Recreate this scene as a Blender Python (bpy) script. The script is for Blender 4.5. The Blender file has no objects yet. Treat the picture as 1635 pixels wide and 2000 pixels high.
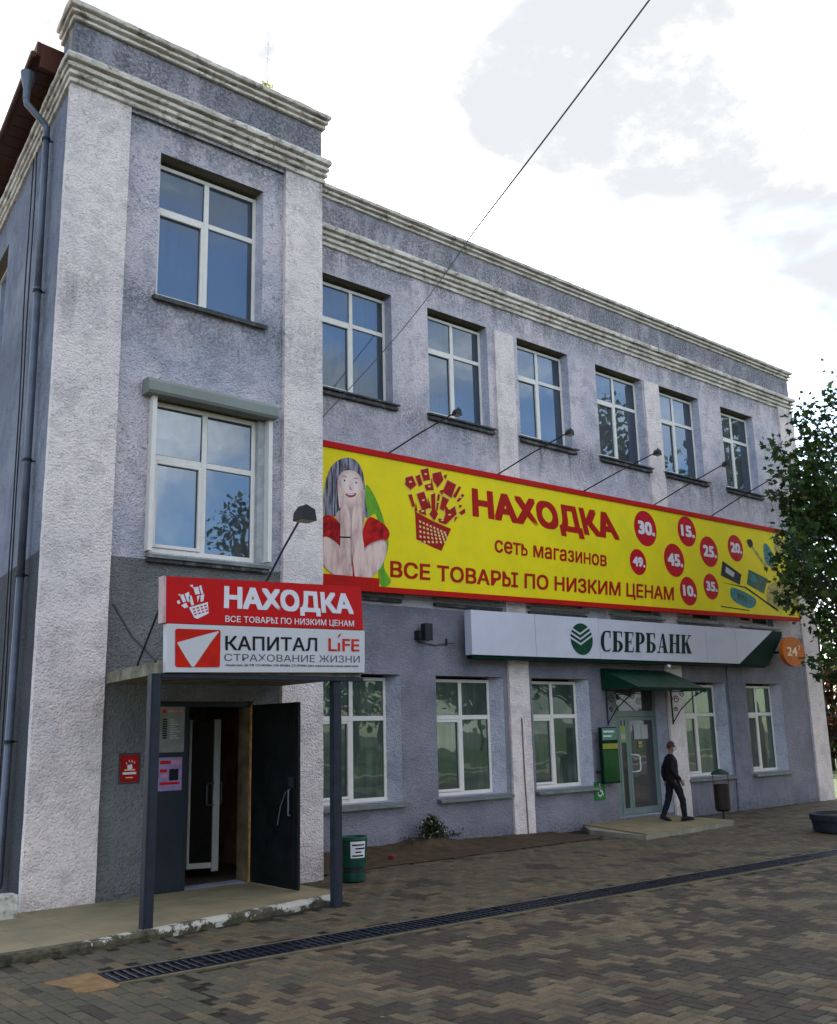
import bpy, bmesh, math, random
from mathutils import Vector, Matrix
from mathutils.geometry import tessellate_polygon
from mathutils import noise as mnoise
R = math.radians
scene = bpy.context.scene
COL = scene.collection

# ------------------------------------------------------------------ camera
YAW, PITCH, ROLL, FPX = 0.70586442, 0.22120553, -0.02363481, 1918.98575
cF = Vector((math.sin(YAW)*math.cos(PITCH), math.cos(YAW)*math.cos(PITCH), math.sin(PITCH)))
r0 = Vector((math.cos(YAW), -math.sin(YAW), 0)); u0 = r0.cross(cF)
cR = math.cos(ROLL)*r0 + math.sin(ROLL)*u0
cU = -math.sin(ROLL)*r0 + math.cos(ROLL)*u0
cam_data = bpy.data.cameras.new('camera')
cam = bpy.data.objects.new('camera', cam_data)
COL.objects.link(cam)
M = Matrix((cR, cU, -cF)).transposed().to_4x4()
M.translation = Vector((0, -15.2143, 2.1875))
cam.matrix_world = M
cam_data.sensor_fit = 'VERTICAL'
cam_data.sensor_height = 24
cam_data.lens = 24*FPX/2000
cam_data.clip_end = 3000
scene.camera = cam

# ------------------------------------------------------------------ sky and sun
SUN = Vector((0.492, 0.693, 0.515)).normalized()
elev = math.asin(SUN.z); azim = math.atan2(SUN.x, SUN.y)
world = bpy.data.worlds.new('World'); scene.world = world
world.use_nodes = True
nt = world.node_tree; N = nt.nodes; Lk = nt.links
N.clear()
out = N.new('ShaderNodeOutputWorld'); bg = N.new('ShaderNodeBackground')
sky = N.new('ShaderNodeTexSky'); sky.sky_type = 'NISHITA'; sky.sun_disc = False
sky.sun_elevation = elev; sky.sun_rotation = azim
sky.air_density = 1.0; sky.dust_density = 0.7; sky.ozone_density = 1.6
tc = N.new('ShaderNodeTexCoord'); mp = N.new('ShaderNodeMapping'); mp.inputs['Scale'].default_value = (1, 1, 2.1)
mp.inputs['Location'].default_value = (8.075192854018013, 8.215935528425955, 7.071193787722571)
n1 = N.new('ShaderNodeTexNoise'); n1.inputs['Scale'].default_value = 1.9; n1.inputs['Detail'].default_value = 7; n1.inputs['Roughness'].default_value = .52
n1.inputs['Distortion'].default_value = .25
n2 = N.new('ShaderNodeTexNoise'); n2.inputs['Scale'].default_value = 1.7; n2.inputs['Detail'].default_value = 9; n2.inputs['Roughness'].default_value = .68
ra = N.new('ShaderNodeMapRange'); ra.interpolation_type = 'SMOOTHSTEP'
ra.inputs['From Min'].default_value = .44; ra.inputs['From Max'].default_value = .57; ra.inputs['To Max'].default_value = 1.0
rb = N.new('ShaderNodeMapRange'); rb.interpolation_type = 'SMOOTHSTEP'; rb.inputs['From Min'].default_value = .42; rb.inputs['From Max'].default_value = .72
cc = N.new('ShaderNodeMix'); cc.data_type = 'RGBA'
cc.inputs[6].default_value = (1.66, 1.72, 1.79, 1); cc.inputs[7].default_value = (9.2, 8.4, 7.75, 1)
mx = N.new('ShaderNodeMix'); mx.data_type = 'RGBA'
Lk.new(tc.outputs['Generated'], mp.inputs['Vector']); Lk.new(mp.outputs[0], n1.inputs['Vector']); mp2 = N.new('ShaderNodeMapping'); mp2.inputs['Scale'].default_value = (1, 1, 1.8); mp2.inputs['Location'].default_value = (.4, 5.52, 8.29)
Lk.new(tc.outputs['Generated'], mp2.inputs['Vector']); Lk.new(mp2.outputs[0], n2.inputs['Vector'])
Lk.new(n1.outputs['Fac'], ra.inputs['Value']); Lk.new(n2.outputs['Fac'], rb.inputs['Value'])
Lk.new(rb.outputs[0], cc.inputs[0]); Lk.new(ra.outputs[0], mx.inputs[0])
Lk.new(sky.outputs[0], mx.inputs[6]); Lk.new(cc.outputs[2], mx.inputs[7])
Lk.new(mx.outputs[2], bg.inputs['Color']); bg.inputs['Strength'].default_value = 0.10
Lk.new(bg.outputs[0], out.inputs['Surface'])

sl = bpy.data.lights.new('sun', 'SUN'); sl.energy = 3.2; sl.angle = R(0.5); sl.color = (1, .93, .82)
so = bpy.data.objects.new('sun', sl); COL.objects.link(so)
so.rotation_euler = (-SUN).to_track_quat('-Z', 'Y').to_euler()

scene.view_settings.view_transform = 'Standard'
scene.view_settings.look = 'None'
scene.view_settings.exposure = 2.35
scene.view_settings.gamma = 1
scene.view_settings.use_curve_mapping = False

rng = random.Random(7)

# ------------------------------------------------------------------ helpers
class MB:
    """collects geometry for ONE mesh object"""
    def __init__(s): s.v = []; s.f = []; s.m = []
    def add(s, vs, fs, mi=0):
        b = len(s.v); s.v += [tuple(v) for v in vs]
        for f in fs: s.f.append(tuple(b+i for i in f)); s.m.append(mi)
        return s
    def box(s, x0, x1, y0, y1, z0, z1, mi=0):
        v = [(x0,y0,z0),(x1,y0,z0),(x1,y1,z0),(x0,y1,z0),(x0,y0,z1),(x1,y0,z1),(x1,y1,z1),(x0,y1,z1)]
        return s.add(v, [(0,3,2,1),(4,5,6,7),(0,1,5,4),(1,2,6,5),(2,3,7,6),(3,0,4,7)], mi)
    def bbox(s, x0, x1, y0, y1, z0, z1, b=.01, mi=0):
        """box with chamfered edges"""
        bm = bmesh.new(); bmesh.ops.create_cube(bm, size=1)
        for v in bm.verts:
            v.co = Vector(((x0+x1)/2+v.co.x*(x1-x0), (y0+y1)/2+v.co.y*(y1-y0), (z0+z1)/2+v.co.z*(z1-z0)))
        bmesh.ops.bevel(bm, geom=list(bm.edges), offset=b, segments=1, affect='EDGES')
        bm.verts.index_update()
        s.add([v.co[:] for v in bm.verts], [[v.index for v in f.verts] for f in bm.faces], mi); bm.free()
        return s
    def tube(s, pts, r, seg=8, mi=0, cap=True):
        pts = [Vector(p) for p in pts]; n = len(pts)
        rr = r if isinstance(r, (list, tuple)) else [r]*n
        b = len(s.v); pn = None
        for i, p in enumerate(pts):
            t = (pts[min(i+1, n-1)]-pts[max(i-1, 0)])
            t = t.normalized() if t.length > 1e-9 else Vector((0,0,1))
            if pn is None:
                a = Vector((0,0,1)) if abs(t.z) < .9 else Vector((1,0,0)); pn = t.cross(a).normalized()
            else:
                pn = (pn - t*pn.dot(t)); pn = pn.normalized() if pn.length > 1e-6 else t.orthogonal().normalized()
            q = t.cross(pn)
            for k in range(seg):
                a = 2*math.pi*k/seg
                s.v.append(tuple(p+rr[i]*(math.cos(a)*pn+math.sin(a)*q)))
        for i in range(n-1):
            for k in range(seg):
                k2 = (k+1) % seg
                s.f.append((b+i*seg+k, b+i*seg+k2, b+(i+1)*seg+k2, b+(i+1)*seg+k)); s.m.append(mi)
        if cap:
            s.f.append(tuple(b+k for k in range(seg))[::-1]); s.m.append(mi)
            s.f.append(tuple(b+(n-1)*seg+k for k in range(seg))); s.m.append(mi)
        return s
    def lathe(s, prof, c=(0,0,0), seg=24, mi=0):
        b = len(s.v); n = len(prof)
        for r, z in prof:
            for k in range(seg):
                a = 2*math.pi*k/seg
                s.v.append((c[0]+r*math.cos(a), c[1]+r*math.sin(a), c[2]+z))
        for i in range(n-1):
            for k in range(seg):
                k2 = (k+1) % seg
                s.f.append((b+i*seg+k, b+i*seg+k2, b+(i+1)*seg+k2, b+(i+1)*seg+k)); s.m.append(mi)
        return s
    def prism(s, poly, y0, y1, mi=0):
        """polygon in x,z extruded from y0 (front) to y1"""
        n = len(poly)
        vs = [(x, y0, z) for x, z in poly]+[(x, y1, z) for x, z in poly]
        fs = [tuple(range(n)), tuple(range(2*n-1, n-1, -1))]
        fs += [(i, i+n, (i+1) % n+n, (i+1) % n) for i in range(n)]
        return s.add(vs, fs, mi)
    def slab(s, poly, z0, z1, mi=0):
        n = len(poly)
        vs = [(x, y, z1) for x, y in poly]+[(x, y, z0) for x, y in poly]
        fs = [tuple(range(n)), tuple(range(2*n-1, n-1, -1))]
        fs += [(i, i+n, (i+1) % n+n, (i+1) % n) for i in range(n)]
        return s.add(vs, fs, mi)
    def build(s, name, mats, parent=None, smooth=False, kind=None, label=None):
        me = bpy.data.meshes.new(name); me.from_pydata(s.v, [], s.f)
        if not isinstance(mats, (list, tuple)): mats = [mats]
        for m in mats: me.materials.append(m)
        if len(mats) > 1: me.polygons.foreach_set('material_index', s.m)
        if smooth: me.polygons.foreach_set('use_smooth', [True]*len(me.polygons))
        me.update()
        o = bpy.data.objects.new(name, me); COL.objects.link(o)
        if parent: o.parent = parent
        if kind: o['kind'] = kind
        if label: o['label'] = label
        return o

def tag(o, label, cat, group=None):
    o['label'] = label; o['category'] = cat
    if group: o['group'] = group
    return o
def thing(name, label, cat, loc=(0,0,0), group=None):
    o = bpy.data.objects.new(name, None); COL.objects.link(o); o.location = loc
    o.empty_display_size = .2
    return tag(o, label, cat, group)
def copy_tree(o, parent=None):
    c = o.copy(); COL.objects.link(c); c.parent = parent
    for ch in list(o.children): copy_tree(ch, c)
    return c

# ------------------------------------------------------------------ materials
class G:
    def __init__(s, m): s.t = m.node_tree; s.n = s.t.nodes; s.l = s.t.links
    def node(s, t, **k):
        n = s.n.new(t)
        for a, b in k.items(): setattr(n, a, b)
        return n
    def link(s, a, b): s.l.new(a, b)
    def val(s, sock, v):
        if hasattr(v, 'is_linked') or isinstance(v, bpy.types.NodeSocket): s.l.new(v, sock)
        else: sock.default_value = v
    def math(s, op, a, b=0.0, clamp=False):
        n = s.node('ShaderNodeMath', operation=op, use_clamp=clamp); s.val(n.inputs[0], a); s.val(n.inputs[1], b); return n.outputs[0]
    def noise(s, vec, scale, detail=4, rough=.55, dist=0):
        n = s.node('ShaderNodeTexNoise'); s.link(vec, n.inputs['Vector'])
        n.inputs['Scale'].default_value = scale; n.inputs['Detail'].default_value = detail
        n.inputs['Roughness'].default_value = rough; n.inputs['Distortion'].default_value = dist
        return n.outputs['Fac']
    def voro(s, vec, scale, feat='F1'):
        n = s.node('ShaderNodeTexVoronoi', feature=feat); s.link(vec, n.inputs['Vector']); n.inputs['Scale'].default_value = scale
        return n.outputs['Distance']
    def rng(s, v, a, b, c=0., d=1., smooth=True):
        n = s.node('ShaderNodeMapRange'); n.interpolation_type = 'SMOOTHSTEP' if smooth else 'LINEAR'
        s.val(n.inputs['Value'], v)
        for k, x in (('From Min', a), ('From Max', b), ('To Min', c), ('To Max', d)): n.inputs[k].default_value = x
        return n.outputs[0]
    def mix(s, f, a, b, mode='MIX'):
        n = s.node('ShaderNodeMix', data_type='RGBA', blend_type=mode); s.val(n.inputs[0], f)
        for sk, v in ((n.inputs[6], a), (n.inputs[7], b)):
            if isinstance(v, bpy.types.NodeSocket): s.link(v, sk)
            else: sk.default_value = (*v, 1)
        return n.outputs[2]
    def bump(s, h, strength, dist, prev=None):
        n = s.node('ShaderNodeBump'); s.val(n.inputs['Height'], h); n.inputs['Strength'].default_value = strength; n.inputs['Distance'].default_value = dist
        if prev is not None: s.link(prev, n.inputs['Normal'])
        return n.outputs[0]

def new_mat(name):
    m = bpy.data.materials.new(name); m.use_nodes = True
    g = G(m); b = g.n['Principled BSDF']; return m, g, b
_cache = {}
def simple(name, col, rough=.6, metal=0., var=.18, scale=6., bump=0., bscale=40., dirt=None, spec=None, dirtamt=.5):
    """colour with mottling, optional dirt colour patches and fine relief"""
    if name in _cache: return _cache[name]
    m, g, b = new_mat(name)
    tcn = g.node('ShaderNodeTexCoord').outputs['Object']
    f = g.noise(tcn, scale, 6, .6)
    lo = tuple(c*(1-var) for c in col); hi = tuple(min(1, c*(1+var)) for c in col)
    c = g.mix(g.rng(f, .3, .7), lo, hi)
    if dirt:
        d = g.rng(g.noise(tcn, scale*.6, 8, .7), .5, .66)
        c = g.mix(g.math('MULTIPLY', d, dirtamt), c, dirt)
    g.link(c, b.inputs['Base Color'])
    b.inputs['Roughness'].default_value = rough; b.inputs['Metallic'].default_value = metal
    b.inputs['Specular IOR Level'].default_value = spec if spec is not None else (.5 if metal else .2)
    g.link(g.rng(f, .3, .7, max(0, rough-.08), min(1, rough+.08)), b.inputs['Roughness'])
    if bump:
        g.link(g.bump(g.noise(tcn, bscale, 4, .6), bump, .01), b.inputs['Normal'])
    _cache[name] = m; return m

def plaster(name, hi, lo, zone=None, coarse=1.0, stain=1.0):
    """rough thrown plaster; stains sit where rain and splash have left them"""
    m, g, b = new_mat(name)
    P = g.node('ShaderNodeTexCoord').outputs['Object']
    sx = g.node('ShaderNodeSeparateXYZ'); g.link(P, sx.inputs[0]); z = sx.outputs['Z']
    big = g.noise(P, .55, 5, .6); mid = g.noise(P, 2.6, 8, .66, .4)
    c = g.mix(g.rng(big, .35, .65), lo, hi)
    c = g.mix(g.math('MULTIPLY', g.rng(mid, .46, .62), .6), c, tuple(x*.74 for x in lo))
    c = g.mix(g.math('MULTIPLY', g.rng(g.noise(P, 1.7, 7, .7), .52, .68), .5), c, (hi[0]*1.12, hi[1]*1.06, hi[2]*1.02))
    if zone:       # separate darker coat of paint on the ground floor
        zn, zc = zone
        wob = g.math('ADD', z, g.math('MULTIPLY', g.math('SUBTRACT', g.noise(P, 9, 3), .5), .04))
        f = g.math('LESS_THAN', wob, zn)
        zc2 = g.mix(g.rng(g.noise(P, 1.1, 6, .65), .3, .72), tuple(x*.78 for x in zc), tuple(min(1, x*1.16) for x in zc))
        c = g.mix(f, c, zc2)
    # black algae: parapet band, below the cornice, below upper sills
    mp_ = g.node('ShaderNodeMapping'); mp_.inputs['Scale'].default_value = (1, 1, .35); g.link(P, mp_.inputs['Vector'])
    mp3 = g.node('ShaderNodeMapping'); mp3.inputs['Scale'].default_value = (1, 1, .09); g.link(P, mp3.inputs['Vector'])
    st = g.noise(mp_.outputs[0], 2.2, 9, .72, .6); fine = g.noise(P, 17, 5, .7)
    m1 = g.math('MULTIPLY', g.rng(z, 12.3, 12.5, 0, .85), g.rng(z, 12.9, 13.1, 1, .6))
    m2 = g.rng(z, 11.1, 12.0, 0, .8); m2 = g.math('MULTIPLY', m2, g.rng(z, 12.0, 12.3, 1, 0))
    m3 = g.math('MULTIPLY', g.rng(z, 7.8, 8.75, 0, .65), g.rng(z, 8.85, 9.4, 1, 0))
    m4 = g.rng(z, .0, .45, .75, 0)
    msk = g.math('MAXIMUM', g.math('MAXIMUM', m1, m2), g.math('MAXIMUM', m3, m4))
    sf = g.math('MULTIPLY', g.rng(st, .36, .54), msk)
    sf = g.math('MULTIPLY', sf, g.rng(fine, .38, .58, .10, 1))
    band = g.math('MULTIPLY', g.rng(z, 12.3, 12.5), g.rng(g.noise(mp_.outputs[0], 1.0, 6, .65), .3, .6, .25, .6)); c = g.mix(band, c, (.20, .20, .235))
    c = g.mix(g.math('MULTIPLY', sf, .82*stain), c, (.06, .06, .07))
    run = g.math('MULTIPLY', g.rng(g.noise(mp3.outputs[0], 3.0, 5, .6), .56, .70), g.math('MAXIMUM', g.math('MULTIPLY', g.rng(z, 7.6, 8.8, 0, .8), g.rng(z, 8.85, 8.95, 1, 0)), g.math('MULTIPLY', g.rng(z, 10.6, 12.0, 0, .6), g.rng(z, 12.0, 12.3, 1, 0))))
    c = g.mix(g.math('MULTIPLY', run, stain), c, (.13, .125, .14))
    # broken-out specks of the render everywhere
    spk = g.math('MULTIPLY', g.rng(g.noise(P, 15, 5, .75), .545, .66), g.rng(g.math('ADD', g.noise(P, 1.0, 5, .7), g.rng(z, 3, 12, -.07, .10)), .44, .60, .12, 1))
    c = g.mix(g.math('MULTIPLY', spk, .72*stain), c, (.11, .11, .13))
    # ochre run-off
    oc = g.math('MULTIPLY', g.rng(g.noise(mp_.outputs[0], 1.1, 6, .6), .62, .74), g.rng(z, 11.0, 12.2, 0, .6))
    c = g.mix(oc, c, (.33, .22, .13))
    g.link(c, b.inputs['Base Color']); b.inputs['Roughness'].default_value = .92
    b.inputs['Specular IOR Level'].default_value = .2
    h = g.math('ADD', g.math('MULTIPLY', g.noise(P, 13, 6, .72, .3), 1.3), g.math('MULTIPLY', g.rng(g.voro(P, 26), .1, .6), .35))
    n0 = g.bump(g.noise(P, 3.2, 4, .6), .35, .05)
    g.link(g.bump(h, min(1, .85*coarse), .045*coarse, n0), b.inputs['Normal'])
    return m
M_wall = plaster('plaster_lilac', (.68, .595, .615), (.47, .45, .505), zone=(4.68, (.245, .235, .275)))
M_wallT = plaster('plaster_lilac_tower', (.68, .60, .635), (.45, .45, .525), zone=(4.77, (.195, .20, .195)), coarse=1.2)
M_wallShade = plaster('plaster_side_shaded', (.24, .265, .32), (.16, .18, .235), zone=(4.77, (.065, .07, .08)), stain=.6)  # same lilac-grey plaster, with the side's bluish shade put into the colour
M_pil = plaster('plaster_pilaster', (.84, .73, .69), (.73, .645, .635), stain=.55)
M_reveal = plaster('plaster_reveal', (.58, .56, .66), (.48, .48, .58), stain=.4)
M_reveal_g = plaster('plaster_reveal_pale', (.50, .50, .56), (.43, .44, .52), stain=.3)
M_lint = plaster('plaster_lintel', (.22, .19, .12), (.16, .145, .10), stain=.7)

def cornice_mat():
    m, g, b = new_mat('cornice_plaster')
    P = g.node('ShaderNodeTexCoord').outputs['Object']
    c = g.mix(g.rng(g.noise(P, 1.5, 6, .65), .3, .7), (.42, .38, .33), (.68, .63, .56))
    c = g.mix(g.math('MULTIPLY', g.rng(g.noise(P, 5, 8, .75, .5), .50, .64), .8), c, (.12, .10, .08))
    c = g.mix(g.math('MULTIPLY', g.rng(g.noise(P, 1.0, 6, .6), .58, .72), .7), c, (.30, .17, .10))
    g.link(c, b.inputs['Base Color']); b.inputs['Roughness'].default_value = .93
    g.link(g.bump(g.noise(P, 20, 6, .7), .8, .03), b.inputs['Normal'])
    return m
M_corn = cornice_mat()

def glass_mat(name, inside, ior=2.1, tint=(.74, .86, 1), curtain=.15):
    m, g, b = new_mat(name)
    P = g.node('ShaderNodeTexCoord').outputs['Object']
    # what shows behind the pane: dim folds of curtain and blind
    mpv = g.node('ShaderNodeMapping'); mpv.inputs['Scale'].default_value = (1, 1, .06); g.link(P, mpv.inputs['Vector'])
    cur = g.math('MULTIPLY', g.rng(g.noise(mpv.outputs[0], 9, 4, .6), .38, .64), g.rng(g.noise(P, .9, 3, .5), .40, .62, .05, 1))
    g.link(g.mix(g.math('MULTIPLY', cur, curtain), inside, (.10, .13, .10)), b.inputs['Base Color']); b.inputs['Roughness'].default_value = .6
    gl = g.node('ShaderNodeBsdfGlossy'); gl.inputs['Roughness'].default_value = .012; gl.inputs['Color'].default_value = (*tint, 1)
    nrm = g.bump(g.noise(P, 1.3, 2, .4), .22, .02); g.link(nrm, gl.inputs['Normal'])
    fr = g.node('ShaderNodeFresnel'); fr.inputs['IOR'].default_value = ior
    ms = g.node('ShaderNodeMixShader'); g.link(fr.outputs[0], ms.inputs[0]); g.link(b.outputs[0], ms.inputs[1]); g.link(gl.outputs[0], ms.inputs[2])
    g.link(ms.outputs[0], g.n['Material Output'].inputs['Surface'])
    return m
M_glass = glass_mat('window_glass', (.004, .006, .014), 2.15, (.62, .80, 1))
M_glassG = glass_mat('window_glass_ground_floor', (.010, .026, .016), 1.6, (.78, 1, .86), .6)
M_pvc = simple('white_pvc', (.66, .62, .57), .4, var=.04, dirt=(.5, .47, .4), dirtamt=.25)
M_sash = simple('sash_gasket', (.12, .11, .11), .6)
M_sillG = simple('grey_sill_metal', (.14, .16, .15), .5, var=.2, dirt=(.3, .3, .27), scale=4)
M_sillB = simple('black_weathered_sill', (.05, .052, .055), .7, var=.4, dirt=(.28, .27, .25), scale=9, bump=.5)
M_steel = simple('dark_steel_paint', (.019, .023, .034), .45, var=.2, scale=8)
M_black = simple('black_metal', (.02, .02, .024), .5)
M_zinc = simple('zinc_pipe', (.10, .115, .15), .5, metal=.25, var=.2, dirt=(.08, .08, .09), scale=5)
M_concrete = simple('old_concrete', (.24, .215, .165), .9, var=.22, scale=3, bump=.6, bscale=50, dirt=(.14, .12, .09))
M_whitewash = simple('flaking_whitewash', (.50, .48, .42), .9, var=.25, scale=5, bump=.9, bscale=30, dirt=(.07, .06, .035), dirtamt=1)

def edge_mat():
    m, g, b = new_mat('worn_whitewashed_edge'); P = g.node('ShaderNodeTexCoord').outputs['Object']
    sx = g.node('ShaderNodeSeparateXYZ'); g.link(P, sx.inputs[0])
    f = g.math('ADD', g.noise(P, 2.4, 8, .75), g.rng(sx.outputs['X'], 3.6, 5.6, -.22, .02)); f = g.math('ADD', f, g.rng(sx.outputs['Z'], .0, .09, -.07, .04))
    d = g.mix(g.rng(g.noise(P, 8, 6, .7), .3, .7), (.03, .028, .015), (.12, .10, .062))
    c = g.mix(g.rng(f, .485, .53), d, (.50, .47, .41)); g.link(c, b.inputs['Base Color']); b.inputs['Roughness'].default_value = .95
    g.link(g.bump(g.noise(P, 30, 6, .7), .9, .03), b.inputs['Normal']); return m
M_edge = edge_mat()
M_edge_dark = simple('dirty_concrete_edge', (.085, .075, .045), .95, var=.4, scale=6, bump=.9, bscale=30, dirt=(.03, .03, .015), dirtamt=.8)
M_roof = simple('brown_roof_sheet', (.055, .016, .008), .55, var=.3, scale=2)
M_red = simple('red_print', (.46, .006, .006), .5, var=.05, scale=2, spec=.12)
M_white = simple('white_print', (.50, .49, .50), .5, var=.03, scale=2, spec=.2)
M_greyw = simple('white_acrylic', (.52, .51, .58), .45, var=.05, scale=1.2, dirt=(.42, .42, .46), dirtamt=.3, spec=.25)
M_yellow = simple('yellow_print', (.74, .59, .008), .5, var=.05, scale=1.5, dirt=(.55, .54, .02), dirtamt=.4, spec=.1)
M_bred = simple('banner_red', (.42, .008, .005), .6, spec=.1, var=.12, scale=3)
M_cream = simple('cream_print', (.66, .50, .22), .5, spec=.1, var=.1)
M_dgreen = simple('dark_green_sheet', (.003, .018, .012), .6, spec=.06, var=.15)
M_txtgreen = simple('letter_green', (.004, .022, .016), .5, spec=.1, var=.1)
M_ink = simple('black_ink', (.008, .008, .012), .5, spec=.15)
M_letter = simple('letter_white', (.64, .62, .65), .5, spec=.2, var=.02)
M_orange = simple('orange_acrylic', (.52, .12, .008), .5, spec=.15, var=.2, scale=2)
M_alu = simple('teal_grey_aluminium', (.15, .20, .19), .4, metal=.2, var=.1)
M_paper = simple('white_paper', (.45, .44, .43), .7, var=.05)
M_cement = simple('sandy_mortar', (.20, .12, .05), .95, var=.3, scale=7, bump=.8, bscale=60, dirt=(.14, .12, .09))

# ------------------------------------------------------------------ flat print helpers
def catmull(p, k=4):
    n = len(p); o = []
    for i in range(n):
        a, b, c, d = (Vector((*p[(i+j-1) % n], 0)) for j in range(4))
        for s in range(k):
            t = s/k
            q = .5*((2*b)+(c-a)*t+(2*a-5*b+4*c-d)*t*t+(3*b-a-3*c+d)*t**3)
            o.append((q.x, q.y))
    return o
def shape(mb, poly, y, smooth=False, mi=0):
    if smooth: poly = catmull(poly)
    tri = tessellate_polygon([[Vector((x, z, 0)) for x, z in poly]])
    mb.add([(x, y, z) for x, z in poly], [tuple(t) for t in tri], mi)
def disc(mb, x, z, r, y, mi=0, seg=28, rz=None):
    rz = rz or r
    mb.add([(x+r*math.cos(2*math.pi*k/seg), y, z+rz*math.sin(2*math.pi*k/seg)) for k in range(seg)], [tuple(range(seg))], mi)
def raw_text(body):
    cu = bpy.data.curves.new('t', 'FONT'); cu.body = body; cu.size = 1; cu.resolution_u = 3
    ob = bpy.data.objects.new('t', cu); COL.objects.link(ob)
    dg = bpy.context.evaluated_depsgraph_get(); me = bpy.data.meshes.new_from_object(ob.evaluated_get(dg))
    bpy.data.objects.remove(ob); vs = [v.co.copy() for v in me.vertices]; fs = [tuple(p.vertices) for p in me.polygons]
    bpy.data.meshes.remove(me); bpy.data.curves.remove(cu)
    return vs, fs
def text_mesh(body, bold=0):
    """the soft sign and yery are made from a turned-over P, whose outline fills cleanly"""
    if not any(c in body for c in 'ЬЫьн'): return raw_text(body)
    caps = raw_text('Н')[0]; H = max(v.y for v in caps); xh = max(v.y for v in raw_text('н')[0])
    V, F = [], []
    def put(vs, fs): b = len(V); V.extend(vs); F.extend([tuple(b+i for i in f) for f in fs])
    x = 0; run = ''
    def width(t): return max(v.x for v in raw_text(t+'|')[0])-max(v.x for v in raw_text('|')[0])
    def flush():
        nonlocal x, run
        if run.strip():
            vs, fs = raw_text(run); put([Vector((v.x+x, v.y, 0)) for v in vs], fs)
        if run: x += width(run)
        run = ''
    for ch in body:
        if ch == 'н':
            flush(); k = xh/H; vs, fs = raw_text('Н'); kx = width('н')/width('Н'); put([Vector((v.x*kx+x, v.y*k, 0)) for v in vs], fs); x += width('н')
        elif ch in 'ЬЫь':
            flush(); k = xh/H if ch == 'ь' else 1; vs, fs = raw_text('Р'); kx = k*(.86 if ch == 'Ы' else 1)
            put([Vector((v.x*kx+x, (H-v.y)*k, 0)) for v in vs], fs); x += width('Р')*kx
            if ch == 'Ы':
                vs, fs = raw_text('І'); put([Vector((v.x+x-.03, v.y, 0)) for v in vs], fs); x += width('І')-.02
        else: run += ch
    flush(); return V, F
def text(mb, body, quad, y, bold=.0, ref='Н', mi=0, gap=0):
    """letters stretched into quad = bottom-left, top-left, bottom-right, top-right (x,z);
    weight is added with slightly shifted layers of the same letters"""
    vs, fs = text_mesh(body, 0)
    rv, _ = text_mesh(ref, 0)
    h0 = min(v.y for v in rv); h1 = max(v.y for v in rv); k = bold*1.25
    x0 = min(v.x for v in vs)-k; x1 = max(v.x for v in vs)+k; h0 -= k; h1 += k
    bl, tl, br, tr = quad
    offs = [(0, 0)]
    if bold: offs = [(-k, -k), (-k, k), (k, -k), (k, k), (0, -k), (0, k), (-k, 0), (k, 0)]
    for n_, (ox, oy) in enumerate(offs):
        o = []
        for v in vs:
            u = (v.x+ox-x0)/(x1-x0); w = (v.y+oy-h0)/(h1-h0)
            bx = bl[0]+(br[0]-bl[0])*u; bz_ = bl[1]+(br[1]-bl[1])*u
            tx = tl[0]+(tr[0]-tl[0])*u; tz = tl[1]+(tr[1]-tl[1])*u
            o.append((bx+(tx-bx)*w, y-.0003*n_, bz_+(tz-bz_)*w))
        for fi, f in enumerate(fs):      # every facet a hair apart, so crossing outlines never share a plane
            dy = .00022*((fi*.618) % 1)
            mb.add([(o[i][0], o[i][1]-dy, o[i][2]) for i in f], [tuple(range(len(f)))], mi)
def rect4(x0, x1, z0, z1): return [(x0, z0), (x0, z1), (x1, z0), (x1, z1)]

# ------------------------------------------------------------------ ground
gm, gg, gb = new_mat('ground_far')
P = gg.node('ShaderNodeTexCoord').outputs['Object']
gg.link(gg.mix(gg.rng(gg.noise(P, .4, 7, .7), .3, .7), (.055, .048, .036), (.10, .088, .066)), gb.inputs['Base Color'])
gb.inputs['Roughness'].default_value = .95
g_ = MB(); S = 900
g_.add([(-S,-S,-.09),(S,-S,-.09),(S,S,-.09),(-S,S,-.09)], [(0,1,2,3)])
g_.build('ground', gm, kind='structure')

joint = simple('joint_sand', (.020, .017, .011), .98, var=.3, scale=8, bump=.6)
pave = MB(); pave.add([(-6,-17,-.014),(40,-17,-.014),(40,0.3,-.014),(-6,.3,-.014)], [(0,1,2,3)])
pave = pave.build('pavement', joint, kind='structure')

def paver_mat(name, col):
    m, g, b = new_mat(name)
    P = g.node('ShaderNodeNewGeometry').outputs['Position']
    f = g.noise(P, 1.3, 6, .65); f2 = g.noise(P, 22, 6, .7)
    c = g.mix(g.rng(f2, .3, .7), tuple(x*.72 for x in col), tuple(x*1.28 for x in col))
    c = g.mix(g.math('MULTIPLY', g.rng(f, .45, .68), .5), c, (.055, .05, .035))
    c = g.mix(g.math('MULTIPLY', g.rng(g.noise(P, .45, 4, .6), .55, .75), .30), c, (.09, .085, .045))
    g.link(c, b.inputs['Base Color'])
    g.link(g.rng(f, .3, .7, .62, .95), b.inputs['Roughness']); b.inputs['Specular IOR Level'].default_value = .35
    g.link(g.bump(g.noise(P, 60, 5, .7), .5, .01), b.inputs['Normal'])
    return m
PM = [paver_mat('paver_tan', (.106, .077, .040)), paver_mat('paver_sand', (.126, .092, .050)), paver_mat('paver_brown', (.036, .024, .0135)),
      paver_mat('paver_dark', (.028, .020, .012)), paver_mat('paver_reddish', (.078, .047, .026)), paver_mat('paver_grey_green', (.062, .054, .032)),
      paver_mat('paver_grey', (.076, .060, .036))]
W_ = .12
def drain_y(x): return -5.65-(x-4.15)*.0425
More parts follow.
